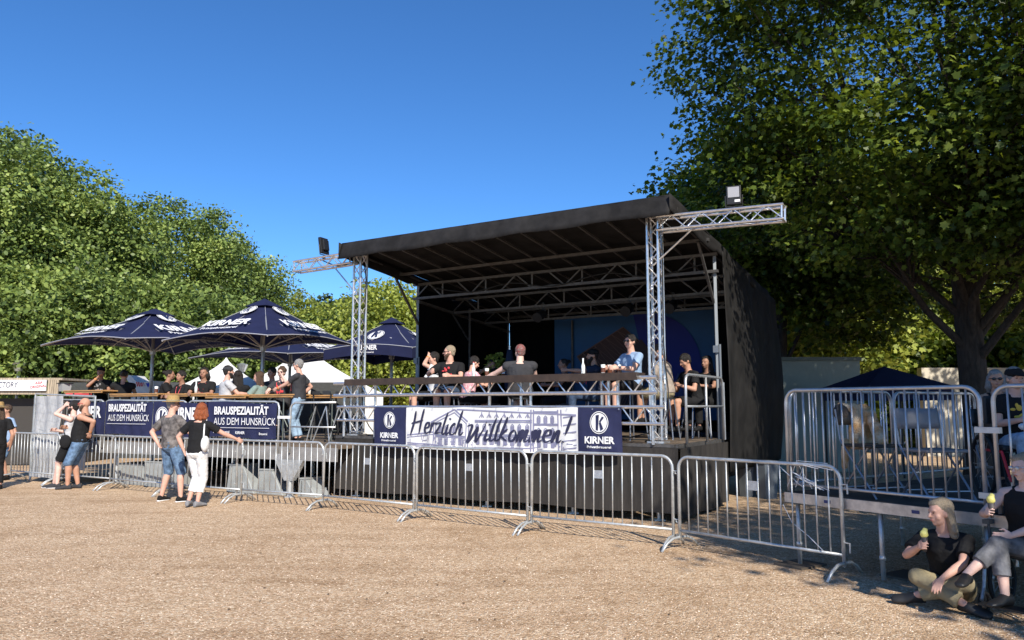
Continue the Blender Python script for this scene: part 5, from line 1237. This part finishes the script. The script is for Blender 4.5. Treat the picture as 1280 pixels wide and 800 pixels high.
person('man in straw hat, camouflage shirt and cuffed denim shorts seen from behind', at(211, 627), -28, H=1.80, lean=(-.03, -.04), head=(-50, 0, 0), handL=(-.20, -.12, 1.0), poleL=(-1, -.3, .1), handR=(.3, .35, 1.05), poleR=(.6, -.8, -.6),
       footL=(-.20, .0, .085), footR=(.22, .06, .085), build=1.08, belly=.03, top=('loose', C_camo), bottom=('knee', C_denim), shoes=C_black, sole=M_white, skin='fair', hair=('crop', H_grey), extra={'straw_hat': True, 'glasses': True}, vox=MV, group=g_, curl=(.6, .5))
person('red-haired woman in black shirt and white capri trousers with a cream handbag', at(243, 634), -12, H=1.70, lean=(.03, .05), head=(25, 0, 0), handL=(-.26, .02, .92), poleL=(-1, -.3, 0), handR=(.52, .42, 1.07), poleR=(.3, -.9, -.7),
       footL=(-.10, -.02, .10), footR=(.04, .02, .085), kneeL=(.3, 1, 0), build=1.0, top=('tee', C_black), bottom=('capri', C_white), shoes=C_midgrey, skin='fair', hair=('bob', H_red), extra={'bag': True}, vox=MV, group=g_)
person('woman in black with a hat, partly cut off at the left edge', at(-9, 612), 40, H=1.7, top=('tee', C_black), bottom=('long', C_black), shoes=C_black, hair=('long', H_brown), extra={'straw_hat': True}, skin='tan', vox=.012)
person('person in pale blue shirt half hidden at the left edge', (*G(4, 600)[:2], 0), 150, H=1.68, handR=(.15, .35, 1.1), top=('tee', C_blue), bottom=('shorts', C_denim), shoes=C_black, hair=('short', H_brown), skin='tan')
# beer garden guests
def guest(label, u, v_head, d, h, seat=.62, **k):
    p = PY(u, v_head, d); top_z = p.z; H_ = k.pop('H', 1.74)
    need = top_z - GZ - .13 * H_ / 1.75                         # head centre above the deck
    st = need - (.10 + (.53 + .175) * H_ / 1.75) + .02
    k.setdefault('handL', (-.14, .42, st + .34)); k.setdefault('handR', (.14, .42, st + .34))
    a = math.radians(h)
    foot_ = max(.0, min(st - .42, .35)); r = person(label, (p.x, d, GZ), h, H=H_, seat=st, foot=foot_, **k)
    stool(label, p.x, d, st, a); return r
M_bench = mat('bench_pine', (.45, .26, .1), .6)
def stool(label, x, y, hgt, a, z=GZ, lab2=None):
    lab2 = ' '.join(('stool of the ' + label).split()[:15]).rstrip(',')
    if lab2.split()[-1] in ('a', 'the', 'of', 'with', 'and', 'in', 'on', 'by'): lab2 = lab2.rsplit(' ', 1)[0]
    r = empty('bar_stool', (x, y, z), a, lab2 or ('high stool under the ' + label.split(' with ')[0].split(',')[0].split(' seated')[0])[:90], 'stool', 'stools of the seated guests')
    MB().loft([((0, .02, hgt - .02), (.17, 0, 0), (0, .17, 0)), ((0, .02, hgt + .01), (.17, 0, 0), (0, .17, 0))], 16).build('seat', M_seatblk, r, world=False)
    for sx in (-1, 1):
        for sy in (-1, 1): MB().tube([(sx * .19, .02 + sy * .19, 0), (sx * .12, .02 + sy * .12, hgt - .02)], .012, 6).build('leg', M_steelblue, r, world=False)
g_ = 'guests at the beer garden tables'
guest('man in a dark cap at the leftmost table, hand raised to his mouth', 127, 459, 17.9, 190, top=('tee', C_black), bottom=('long', C_dkdenim), shoes=C_black, skin='brown', hair=('crop', H_dark), handR=(.02, .2, 1.35), poleR=(.7, .3, -.8), extra={'cap': C_black, 'wristband': 1, 'shirtprint': C_midgrey}, group=g_)
guest('person in a black sleeveless top seen from behind, right of the man in the cap', 155, 463, 17.6, 15, top=('sleeveless', C_black), bottom=('long', C_black), shoes=C_black, skin='tan', hair=('bun', H_dark), group=g_)
guest('dark-haired person beside the left parasol pole, facing right', 205, 462, 17.2, -75, top=('tee', C_black), bottom=('long', C_black), shoes=C_black, skin='brown', hair=('bun', H_dark), lean=(0, .15), group=g_)
guest('dark-haired man in black leaning over the third table', 232, 464, 16.8, 150, top=('tee', C_black), bottom=('long', C_black), shoes=C_black, skin='brown', hair=('short', H_dark), lean=(0, .12), extra={'lanyard': True}, group=g_)
guest('broad woman with dark hair in black, facing the camera at the third table', 256, 460, 16.6, 178, build=1.1, top=('loose', C_black), bottom=('long', C_black), shoes=C_black, skin='brown', hair=('bob', H_dark), extra={'lanyard': True}, group=g_)
guest('bearded man in light grey shirt with a red lanyard, turned to the right', 284, 458, 15.9, -60, build=1.1, belly=.02, top=('tee', C_grey), bottom=('shorts', C_grey), shoes=C_black, skin='fair', hair=('short', H_dark), extra={'beard': H_dark, 'lanyard': True, 'cap': C_char, 'cap_dir': -1}, group=g_)
guest('person with long black hair seen from behind, right of the grey shirt man', 298, 464, 16.3, 10, top=('tee', C_black), bottom=('long', C_black), shoes=C_black, hair=('vlong', H_dark), group=g_)
guest('woman with long brown hair in a sage green top, facing left', 328, 465, 15.9, 75, H=1.66, top=('tee', C_green), bottom=('long', C_black), shoes=C_black, hair=('vlong', H_brown), lean=(0, .1), group=g_)
guest('person in dark shirt half hidden behind the middle parasol pole', 341, 460, 16.7, 160, top=('tee', C_char), bottom=('long', C_black), shoes=C_black, skin='tan', hair=('short', H_dark), group=g_)
guest('smiling woman with short curly hair, grey jacket and red lanyard, chin on hand', 353, 459.5, 16.1, 172, H=1.66, top=('tee', C_char), bottom=('long', C_black), shoes=C_black, hair=('curly', H_brown), handL=(-.10, .22, 1.33), poleL=(-.7, .4, -.8), extra={'glasses': True, 'lanyard': True, 'shirtprint': C_red}, group=g_, skin='pale')
person('grey-haired man in black shirt and jeans standing with one hand on the table', (PY(374, 500, 15.2).x, 15.2, GZ), 85, H=1.62, head=(0, 0, 0), lean=(0, .02), handL=(-.05, .48, 1.02), poleL=(-.5, -.6, -.6), handR=(.26, .04, .93), poleR=(.5, -1, 0), build=1.05, belly=.02,
       top=('tee', C_char), bottom=('long', C_ltdenim), shoes=C_black, hair=('short', H_grey), extra={'lanyard': True, 'glasses': M_steel, 'wristband': -1}, vox=MV)
# people on the stage
def sguest(label, u, v_top, b_depth, h, **k):
    """seated on the stage at the depth b behind the front edge"""
    r = ray(u, v_top); n = V((SB.x, SB.y, 0)); o_ = V((0, 0, EYE)); p0 = S(0, b_depth)
    t = (p0 - V((0, 0, 0))).dot(n) / V((r.x, r.y, 0)).dot(n); p = o_ + r * t
    H_ = k.pop('H', 1.75); st = p.z - DZ - .13 * H_ / 1.75 - (.10 + .705 * H_ / 1.75) + .02; st = min(st, .86)
    k.setdefault('handL', (-.14, .40, st + .36)); k.setdefault('handR', (.14, .40, st + .36))
    foot_ = max(.0, min(st - .42, .42)); q = person(label, (p.x, p.y, DZ), h, H=H_, seat=st, foot=foot_, **k)
    stool(label, p.x, p.y, st, math.radians(h), z=DZ); return (p, st)
g_ = 'guests seated on the stage'
sguest('man in white shirt raising his arm over his brow, half hidden on the stage', 544, 441, 1.15, 110, handL=(-.02, .14, 1.50), poleL=(-.25, 1, .1), top=('tee', C_white), bottom=('shorts', C_black), shoes=C_black, skin='fair', hair=('short', H_dark), extra={'wristband': -1}, group=g_, vox=MV)
sguest('balding man in printed black shirt and sunglasses at the front of the stage', 563, 433, .62, 165, build=1.2, belly=.03, head=(-70, 0, 0), top=('tee', C_black), bottom=('shorts', C_dkdenim), shoes=C_char, sole=M_white, socks=C_black, skin='fair', hair=('crop', H_blond), extra={'glasses': True, 'beard': H_brown, 'shirtprint': C_red}, group=g_, vox=MV, handR=(.22, .42, 1.16))
sguest('dark-haired person in a pink patterned top bent over the stage table', 584, 445, 1.1, -60, H=1.66, lean=(0, .2), head=(0, 25, 0), top=('tee', C_pink), bottom=('shorts', C_black), shoes=C_black, skin='fair', hair=('short', H_dark), group=g_, vox=MV)
sguest('person in shadow with raised hands at the back of the stage', 617, 450, 2.9, 100, handL=(-.05, .22, 1.3), handR=(.08, .22, 1.3), top=('tee', C_black), bottom=('long', C_black), shoes=C_black, skin='brown', hair=('short', H_dark), group=g_)
sguest('broad person with dyed red hair in sleeveless charcoal top, back turned on stage', 650, 432, .62, -5, H=1.72, build=1.3, head=(30, 0, 0), top=('sleeveless', C_char), bottom=('shorts', C_black), shoes=C_black, skin='pale', hair=('short', H_dyed), handL=(-.75, .35, .99), poleL=(-.4, -.6, -.6), group=g_, vox=MV)
sguest('dark-haired woman with a bun at the back of the stage before the blue backdrop', 706, 449, 2.6, 100, H=1.64, top=('tank', C_black), bottom=('long', C_black), shoes=C_black, skin='brown', hair=('bun', H_dark), group=g_)
sguest('man in dark navy shirt and black cap reaching left across the stage table', 743, 437, 1.95, 95, handL=(.1, .62, 1.2), top=('tee', C_navy), bottom=('long', C_dkdenim), shoes=C_black, skin='tan', hair=('crop', H_dark), extra={'cap': C_black, 'lanyard': True, 'beard': H_dark}, group=g_)
sguest('man in pale blue shirt and dark sunglasses sitting upright on the stage', 789, 419, 1.15, 120, build=1.12, head=(15, 0, 0), top=('tee', C_blue), bottom=('shorts', C_black), shoes=C_black, skin='fair', hair=('short', H_dark), extra={'glasses': True}, group=g_, vox=MV)
sguest('person in a beige shirt behind the right truss tower', 831, 430, 1.75, 60, build=1.15, top=('tee', C_tan), bottom=('shorts', C_khaki), shoes=C_black, skin='tan', hair=('short', H_brown), lean=(0, .12), group=g_)
sguest('person in black bent forward near the right stage handrail, bare knees raised', 868, 442, 2.35, 110, lean=(0, .25), head=(0, 25, 0), top=('tee', C_black), bottom=('shorts', C_black), shoes=C_black, skin='tan', hair=('short', H_dark), group=g_)
sguest('person in dark clothes at the back right corner of the stage', 884, 446, 2.8, 130, H=1.68, top=('tee', C_black), bottom=('long', C_black), shoes=C_black, skin='brown', hair=('long', H_dark), group=g_)
# high tables on the stage
def hightable(label, u, b, z=1.06, r_=.36):
    ry = ray(u, 468); n = V((SB.x, SB.y, 0)); p0 = S(0, b); t = p0.dot(n) / V((ry.x, ry.y, 0)).dot(n); p = V((ry.x * t, ry.y * t, DZ))
    r = empty('high_table', p, 0, label, 'table', 'high tables on the stage')
    MB().loft([((0, 0, z - .02), (r_, 0, 0), (0, r_, 0)), ((0, 0, z + .012), (r_, 0, 0), (0, r_, 0))], 28).build('table_top', M_white, r, world=False)
    MB().tube([(0, 0, .03), (0, 0, z - .02)], .028).build('post', M_alu, r, world=False)
    for k in range(4): a = .4 + k * math.pi / 2; MB().tube([(0, 0, .1), (.3 * math.cos(a), .3 * math.sin(a), .015)], .016, 6).build('foot', M_alu, r, world=False)
    return p + UP * (z + .015)
t1 = hightable('white high table between the printed-shirt man and the dyed-hair person', 612, .75)
t2 = hightable('white high table in front of the man in pale blue', 752, .75)
t3 = hightable('white high table at the back with a cluster of glasses', 637, 1.9)
for i, (t, dx, dy, kd, lab) in enumerate(((t1, -.28, -.1, 'bottle', 'red and white bottle before the printed-shirt man'), (t1, -.05, .05, 'beer_glass', 'red drink on the stage table before the printed-shirt man'), (t2, -.3, .0, 'bottle', 'clear bottle at the left side of the right stage table'),
        (t2, .02, -.05, 'beer_glass', 'tall glass in the middle of the right stage table'), (t2, .14, .06, 'beer_glass', 'dark drink right of the tall glass on the right stage table'), (t2, .28, -.05, 'beer_glass', 'brown drink nearest the man in pale blue'),
        (t3, -.12, 0, 'beer_glass', 'leftmost glass of the cluster at the back of the stage'), (t3, .02, .05, 'beer_glass', 'middle glass of the cluster at the back of the stage'), (t3, .15, -.04, 'beer_glass', 'rightmost glass of the cluster at the back of the stage'))):
    drink(kd, lab, t + V((dx, dy, 0)))
# patio umbrella folded + shrub on stage
p = S(3.0, 3.4, DZ); 
for u, bb, lab in ((612, 2.4, 1),):
    ry = ray(621, 450); t = S(0, 3.0).dot(SB) / V((ry.x, ry.y, 0)).dot(SB); q = V((ry.x * t, ry.y * t, DZ))
    pt = empty('potted_shrub', q, 0, 'small leafy shrub in a pot in the dark of the stage', 'plant'); me, _ = leaves_mesh('foliage', [(0, 0, 1.35, .2, .2, .32)], 900, .09, OVAL, 77, L_yel, .06, 12); o = bpy.data.objects.new('foliage', me); col.objects.link(o); o.parent = pt
    MB().loft([((0, 0, 0), (.15, 0, 0), (0, .15, 0)), ((0, 0, .35), (.2, 0, 0), (0, .2, 0))], 14).build('pot', M_black, pt, world=False); MB().tube([(0, 0, .3), (0, 0, 1.3)], .015).build('stem', M_bark, pt, world=False)
    q2 = q + SA * .38 - SB * .1; fu = empty('folded_parasol', q2, 0, 'folded navy parasol standing between the shrub and the dyed-hair person', 'parasol')
    MB().loft([((0, 0, .9), (.1, 0, 0), (0, .1, 0)), ((0, 0, 1.3), (.12, 0, 0), (0, .12, 0)), ((0, 0, 1.72), (.05, 0, 0), (0, .05, 0))], 10).build('cover', C_navy, fu, world=False); MB().tube([(0, 0, 0), (0, 0, 1.8)], .02).build('pole', M_alu, fu, world=False)

# ------------------------------------------------------------------ right platform people and chairs
FV = .0065
def onplat(u, v, d): p = PY(u, v, d); return p
c1 = folding_chair('black folding chair draped with a fox-coloured fur on the right platform', (*G(1093, 620, PZ)[:2], PZ), math.radians(200), M_seatblk, sh=.50)
r = empty('fur_drape', c1.location + UP * .5, math.radians(200), 'ginger and white fur draped over the black folding chair', 'fur'); 
M_fur = mat('ginger_fur', (.5, .27, .1), .9, c2=(.75, .6, .42), vscale=9, bump=1, bscale=90); M_furd = mat('dark_fur', (.06, .05, .045), .9, bump=1, bscale=90)
q = MB(); rr = random.Random(2)
for x in (-.2, -.12, -.04): q.cap((x, -.26, .36), .05, (x + .02, -.24, .0), .06)
q.cap((-.2, -.26, .36), .055, (.1, -.28, .38), .05); q.cap((-.2, -.2, .3), .06, (-.1, .02, .05), .05)
remeshed(q, 'pelt', M_fur, r, .012, 1, disp=.03, dscale=.04)
q = MB().ell((.12, -.27, .33), (.09, .06, .09)); remeshed(q, 'dark_hood', M_furd, r, .012, 1, disp=.01, dscale=.05)
q = MB().cap((.14, -.2, .02), .045, (.17, -.2, -.22), .03); remeshed(q, 'tail', M_fur, r, .01, 1, disp=.02, dscale=.04)
folding_chair('grey folding chair on the right platform beside the wheelchair', (*G(1172, 625, PZ)[:2], PZ), math.radians(188), M_seatgry, sh=.47, bh=.9, wf=.46)
def wheelchair(label, p, a, seatc, frame, big=.30):
    r = empty('wheelchair', p, a, label, 'wheelchair', 'wheelchairs at the right platform'); h = .27
    MB().box((0, 0, .48), (.44, .44, .06)).build('seat', seatc, r, bevel=.02, world=False); MB().box((0, -.24, .75), (.42, .05, .5)).build('backrest', seatc, r, bevel=.02, world=False)
    for s in (-1, 1):
        w = MB().tube([(s * .29, -.1 + big * math.cos(t), big + big * math.sin(t)) for t in np.linspace(0, 2 * math.pi, 32)[:-1]], .018, 6, closed=True).build('wheel', M_rub, r, smooth=True, world=False)
        q = MB()
        for t in np.linspace(0, 2 * math.pi, 13)[:-1]: q.tube([(s * .29, -.1, big), (s * .29, -.1 + big * math.cos(t), big + big * math.sin(t))], .003, 4)
        q.tube([(s * .26, -.1, big), (s * .32, -.1, big)], .03).build('spokes', M_steel, w, world=False)
        MB().tube([(s * .24, .30, .08 + .07 * math.cos(t), )[:3] if False else (s * .24, .30 + .075 * math.cos(t), .08 + .075 * math.sin(t)) for t in np.linspace(0, 2 * math.pi, 18)[:-1]], .014, 6, closed=True).tube([(s * .24, .3, .08), (s * .24, .3, .2), (s * .23, .2, .42)], .012).build('caster', M_rub, r, world=False)
        MB().tube([(s * .24, -.26, .3), (s * .24, -.28, 1.0)], .013).tube([(s * .24, -.25, .45), (s * .24, .24, .45), (s * .22, .34, .2), (s * .2, .42, .12)], .014).build('frame', frame, r, world=False)
        MB().box((s * .27, 0, .70), (.05, .3, .035)).tube([(s * .27, .1, .69), (s * .25, .12, .45)], .012).build('armrest', seatc, r, world=False)
    MB().box((0, .46, .115), (.34, .15, .015)).build('footrest', M_black, r, world=False)
    return r
W1 = (PY(1276, 600, 7.75).x, 7.75, PZ)
wheelchair('wheelchair with red frame on the right platform', W1, math.radians(168), M_seatblk, mat('red_frame', (.6, .02, .03), .35))
person('seated person in black printed shirt, dark cap and pale jeans in the red wheelchair', W1, 168, H=1.56, seat=.44, foot=.12, build=1.05, head=(10, 5, 0), top=('tee', C_black), bottom=('long', C_ltdenim), shoes=C_char, skin='fair', hair=('short', H_grey), handL=(-.08, .30, .76), handR=(.08, .30, .76),
       extra={'cap': C_black, 'shirtprint': mat('gold_print', (.6, .4, .05), .7)}, vox=.008)
o = empty('paper_napkin', (W1[0] - .05, W1[1] - .32, PZ + .70), 0, 'crumpled white paper in the lap of the person in pale jeans', 'paper'); q = MB().ell((0, 0, 0), (.14, .09, .035)); remeshed(q, 'crumpled_sheet', C_white, o, .01, 0, disp=.06, dscale=.04)
W2 = PY(1250, 560, 8.9)
ch3 = folding_chair('black folding chair under the grey-haired woman on the platform', (W2.x, 8.9, PZ), math.radians(165), M_seatblk)
wp = person('grey-haired woman with glasses and a grey cup, seated behind the guard rail', (W2.x, 8.9, PZ), 165, H=1.56, seat=.47, foot=.0, head=(-10, 0, 0), top=('tank', C_black), bottom=('long', C_black), shoes=C_black, skin='tan', hair=('bob', H_grey), handL=(-.06, .30, 1.02), poleL=(-.8, -.3, -.8), handR=(.12, .35, .75),
       extra={'glasses': True}, vox=.009, curl=(.8, .4))
hw, hd, _ = wp['hands'][-1]; o = empty('drinking_cup', hw + hd * .08, 0, 'grey cup with a straw held by the grey-haired woman on the platform', 'cup'); MB().loft([((0, 0, -.06), (.03, 0, 0), (0, .03, 0)), ((0, 0, .06), (.04, 0, 0), (0, .04, 0))], 12).build('cup_body', C_midgrey, o, world=False); MB().tube([(0, 0, .05), (.01, 0, .14)], .004, 5).build('straw', M_white, o, world=False)

# man sitting cross-legged on the gravel
mp = G(1190, 754)
mn = person('long-haired man in black shirt and khaki trousers sitting cross-legged on the gravel eating an ice', (mp.x, mp.y, 0), 140, H=1.63, hip=(0, -.08, .12), lean=(0.04, .24), sho_turn=-4, head=(-38, 4, 0), build=.98,
       top=('loose', C_black), bottom=('long', C_khaki), shoes=mat('dark_shoe', (.015, .015, .016), .6), skin='fair', hair=('long', H_blond),
       footL=(.20, .30, .09), footR=(-.16, .36, .085), kneeL=(-1.0, .5, .55), kneeR=(1.0, .5, .6),
       handR=(.14, .38, .50), poleR=(.9, .1, -.9), handL=(-.02, .42, .27), poleL=(-1, .1, -.2), curl=(.35, .95), palmL=(0, -.2, -1), palmR=(-.9, -.2, .0), dirL=(.25, .8, -.55), dirR=(-.25, .85, .3),
       extra={'foot-1': (.9, .35, -.05), 'foot1': (-.9, .3, -.05), 'fup-1': (-.2, .6, .8), 'fup1': (.2, .6, .8)}, vox=FV)
def icecone(label, w, d, up=V((0, 0, 1))):
    o = empty('ice_cone', w, 0, label, 'ice cream', 'ice creams'); a = (up * 1 + V((0, 0, 0))).normalized()
    MB().cap(a * -.04, .012, a * .075, .026, flat=True).build('wrapper', M_cone, o, smooth=True, world=False)
    q = MB().ell(a * .10, (.032, .032, .036)).ell(a * .12 + V((.008, 0, .01)), (.022, .022, .022)); remeshed(q, 'scoop', M_ice, o, .006, 1, disp=.008, dscale=.02)
hw, hd, pm_ = mn['hands'][1]; icecone('lemon ice cone in the raised hand of the man on the ground', hw + hd * .085 + pm_ * .034 + V((0, 0, -.01)), hd)
# woman in the wheelchair at the right edge
W3 = V((4.19, 6.36, 0))
wheelchair('power wheelchair at the right edge under the blonde woman', W3, math.radians(122), mat('chair_grey', (.06, .065, .07), .6), M_steel, big=.2)
ww = person('blonde woman in black tank top and grey wrap trousers in the wheelchair, holding an ice', W3, 122, H=1.58, seat=.42, lean=(0, .0), head=(-22, 6, 0), top=('tank', C_black), bottom=('capri', cloth('grey_wrap', (.24, .24, .25), c2=(.03, .03, .032), vs=3.2)), skin='pale', hair=('bob', H_blond), build=1.05,
       shoes=mat('black_leather', (.015, .015, .015), .45), footL=(.20, .62, .34), kneeL=(.1, .4, 1), footR=(.0, .46, .20), kneeR=(.1, .6, .8), handR=(.13, .36, .80), poleR=(1, .1, -.9), handL=(.0, .30, .64), poleL=(-1, -.3, -.5), curl=(.4, .95), palmR=(-.9, -.2, 0), dirR=(-.25, .85, .3), dirL=(.5, .8, -.1),
       extra={'glasses': M_steel}, vox=FV)
hw, hd, pm_ = ww['hands'][1]; icecone('yellow ice cone raised by the woman in the wheelchair', hw + hd * .085 + pm_ * .034 + V((0, 0, -.01)), hd)
# clean leftovers
for t in list(bpy.data.textures): pass

# fallen leaves and litter on the gravel
def litter():
    rg = np.random.default_rng(9); N = 260; y = 5 + 10 * rg.random(N) ** 1.4; x = (rg.random(N) * 2 - 1) * y * .7; v = []; f = []
    for i in range(N):
        s = .012 + .022 * rg.random(); a = rg.random() * 6.28; n = len(v); t = rg.random() * .5
        for (p, q) in OVAL: v.append((x[i] + s * (p * math.cos(a) - q * math.sin(a)), y[i] + s * (p * math.sin(a) + q * math.cos(a)), .004 + s * (.2 + t * p + .2 * abs(q))))
        f.append(tuple(range(n, n + 6)))
    o = MB().add(v, f).build('fallen_leaves', mat('dry_leaf', (.2, .12, .05), .8, c2=(.08, .05, .03), vscale=3)); tag(o, 'dry brown leaves scattered over the gravel', 'leaves', kind='stuff')
litter()
for i, (pts, lab) in enumerate((([S(6.1, .3, DZ + .02), S(5.9, .5, DZ + .02), S(6.0, .9, DZ + .02), S(5.4, 1.0, DZ + .02), S(5.2, .5, DZ + .02), S(6.3, .25, DZ + .3), S(6.33, .22, 2.6), S(6.35, .2, 4.2)], 'black cable running up the right truss tower'),
        ([S(.4, .3, DZ + .02), S(.55, .5, DZ + .02), S(.3, .7, DZ + .02), S(.38, .26, DZ + .5), S(.36, .24, 2.9), S(.4, .2, 4.3), S(-.2, .12, 4.36), S(-.6, .1, 4.5)], 'black cable running up the left truss tower to its flood light'),
        ([S(.5, 2.2, 4.15), S(1.5, 2.2, 3.98), S(2.4, 2.25, 4.1), S(3.4, 2.2, 3.95), S(4.5, 2.2, 4.1), S(5.4, 2.2, 3.96), S(6.4, 2.2, 4.1)], 'black cable slung along the front roof truss'))):
    q = []; P = [V(p) for p in pts]
    for k in range(len(P) - 1):
        p0, p1, p2, p3 = P[max(0, k - 1)], P[k], P[k + 1], P[min(len(P) - 1, k + 2)]
        for t in (0, .25, .5, .75): q.append(.5 * ((2 * p1) + (p2 - p0) * t + (2 * p0 - 5 * p1 + 4 * p2 - p3) * t * t + (3 * p1 - p0 - 3 * p2 + p3) * t ** 3))
    q.append(P[-1]); tag(MB().tube(q, .011, 6).build('cable', M_rub, None, loc=P[0], smooth=True), lab, 'cable', 'cables on the stage')
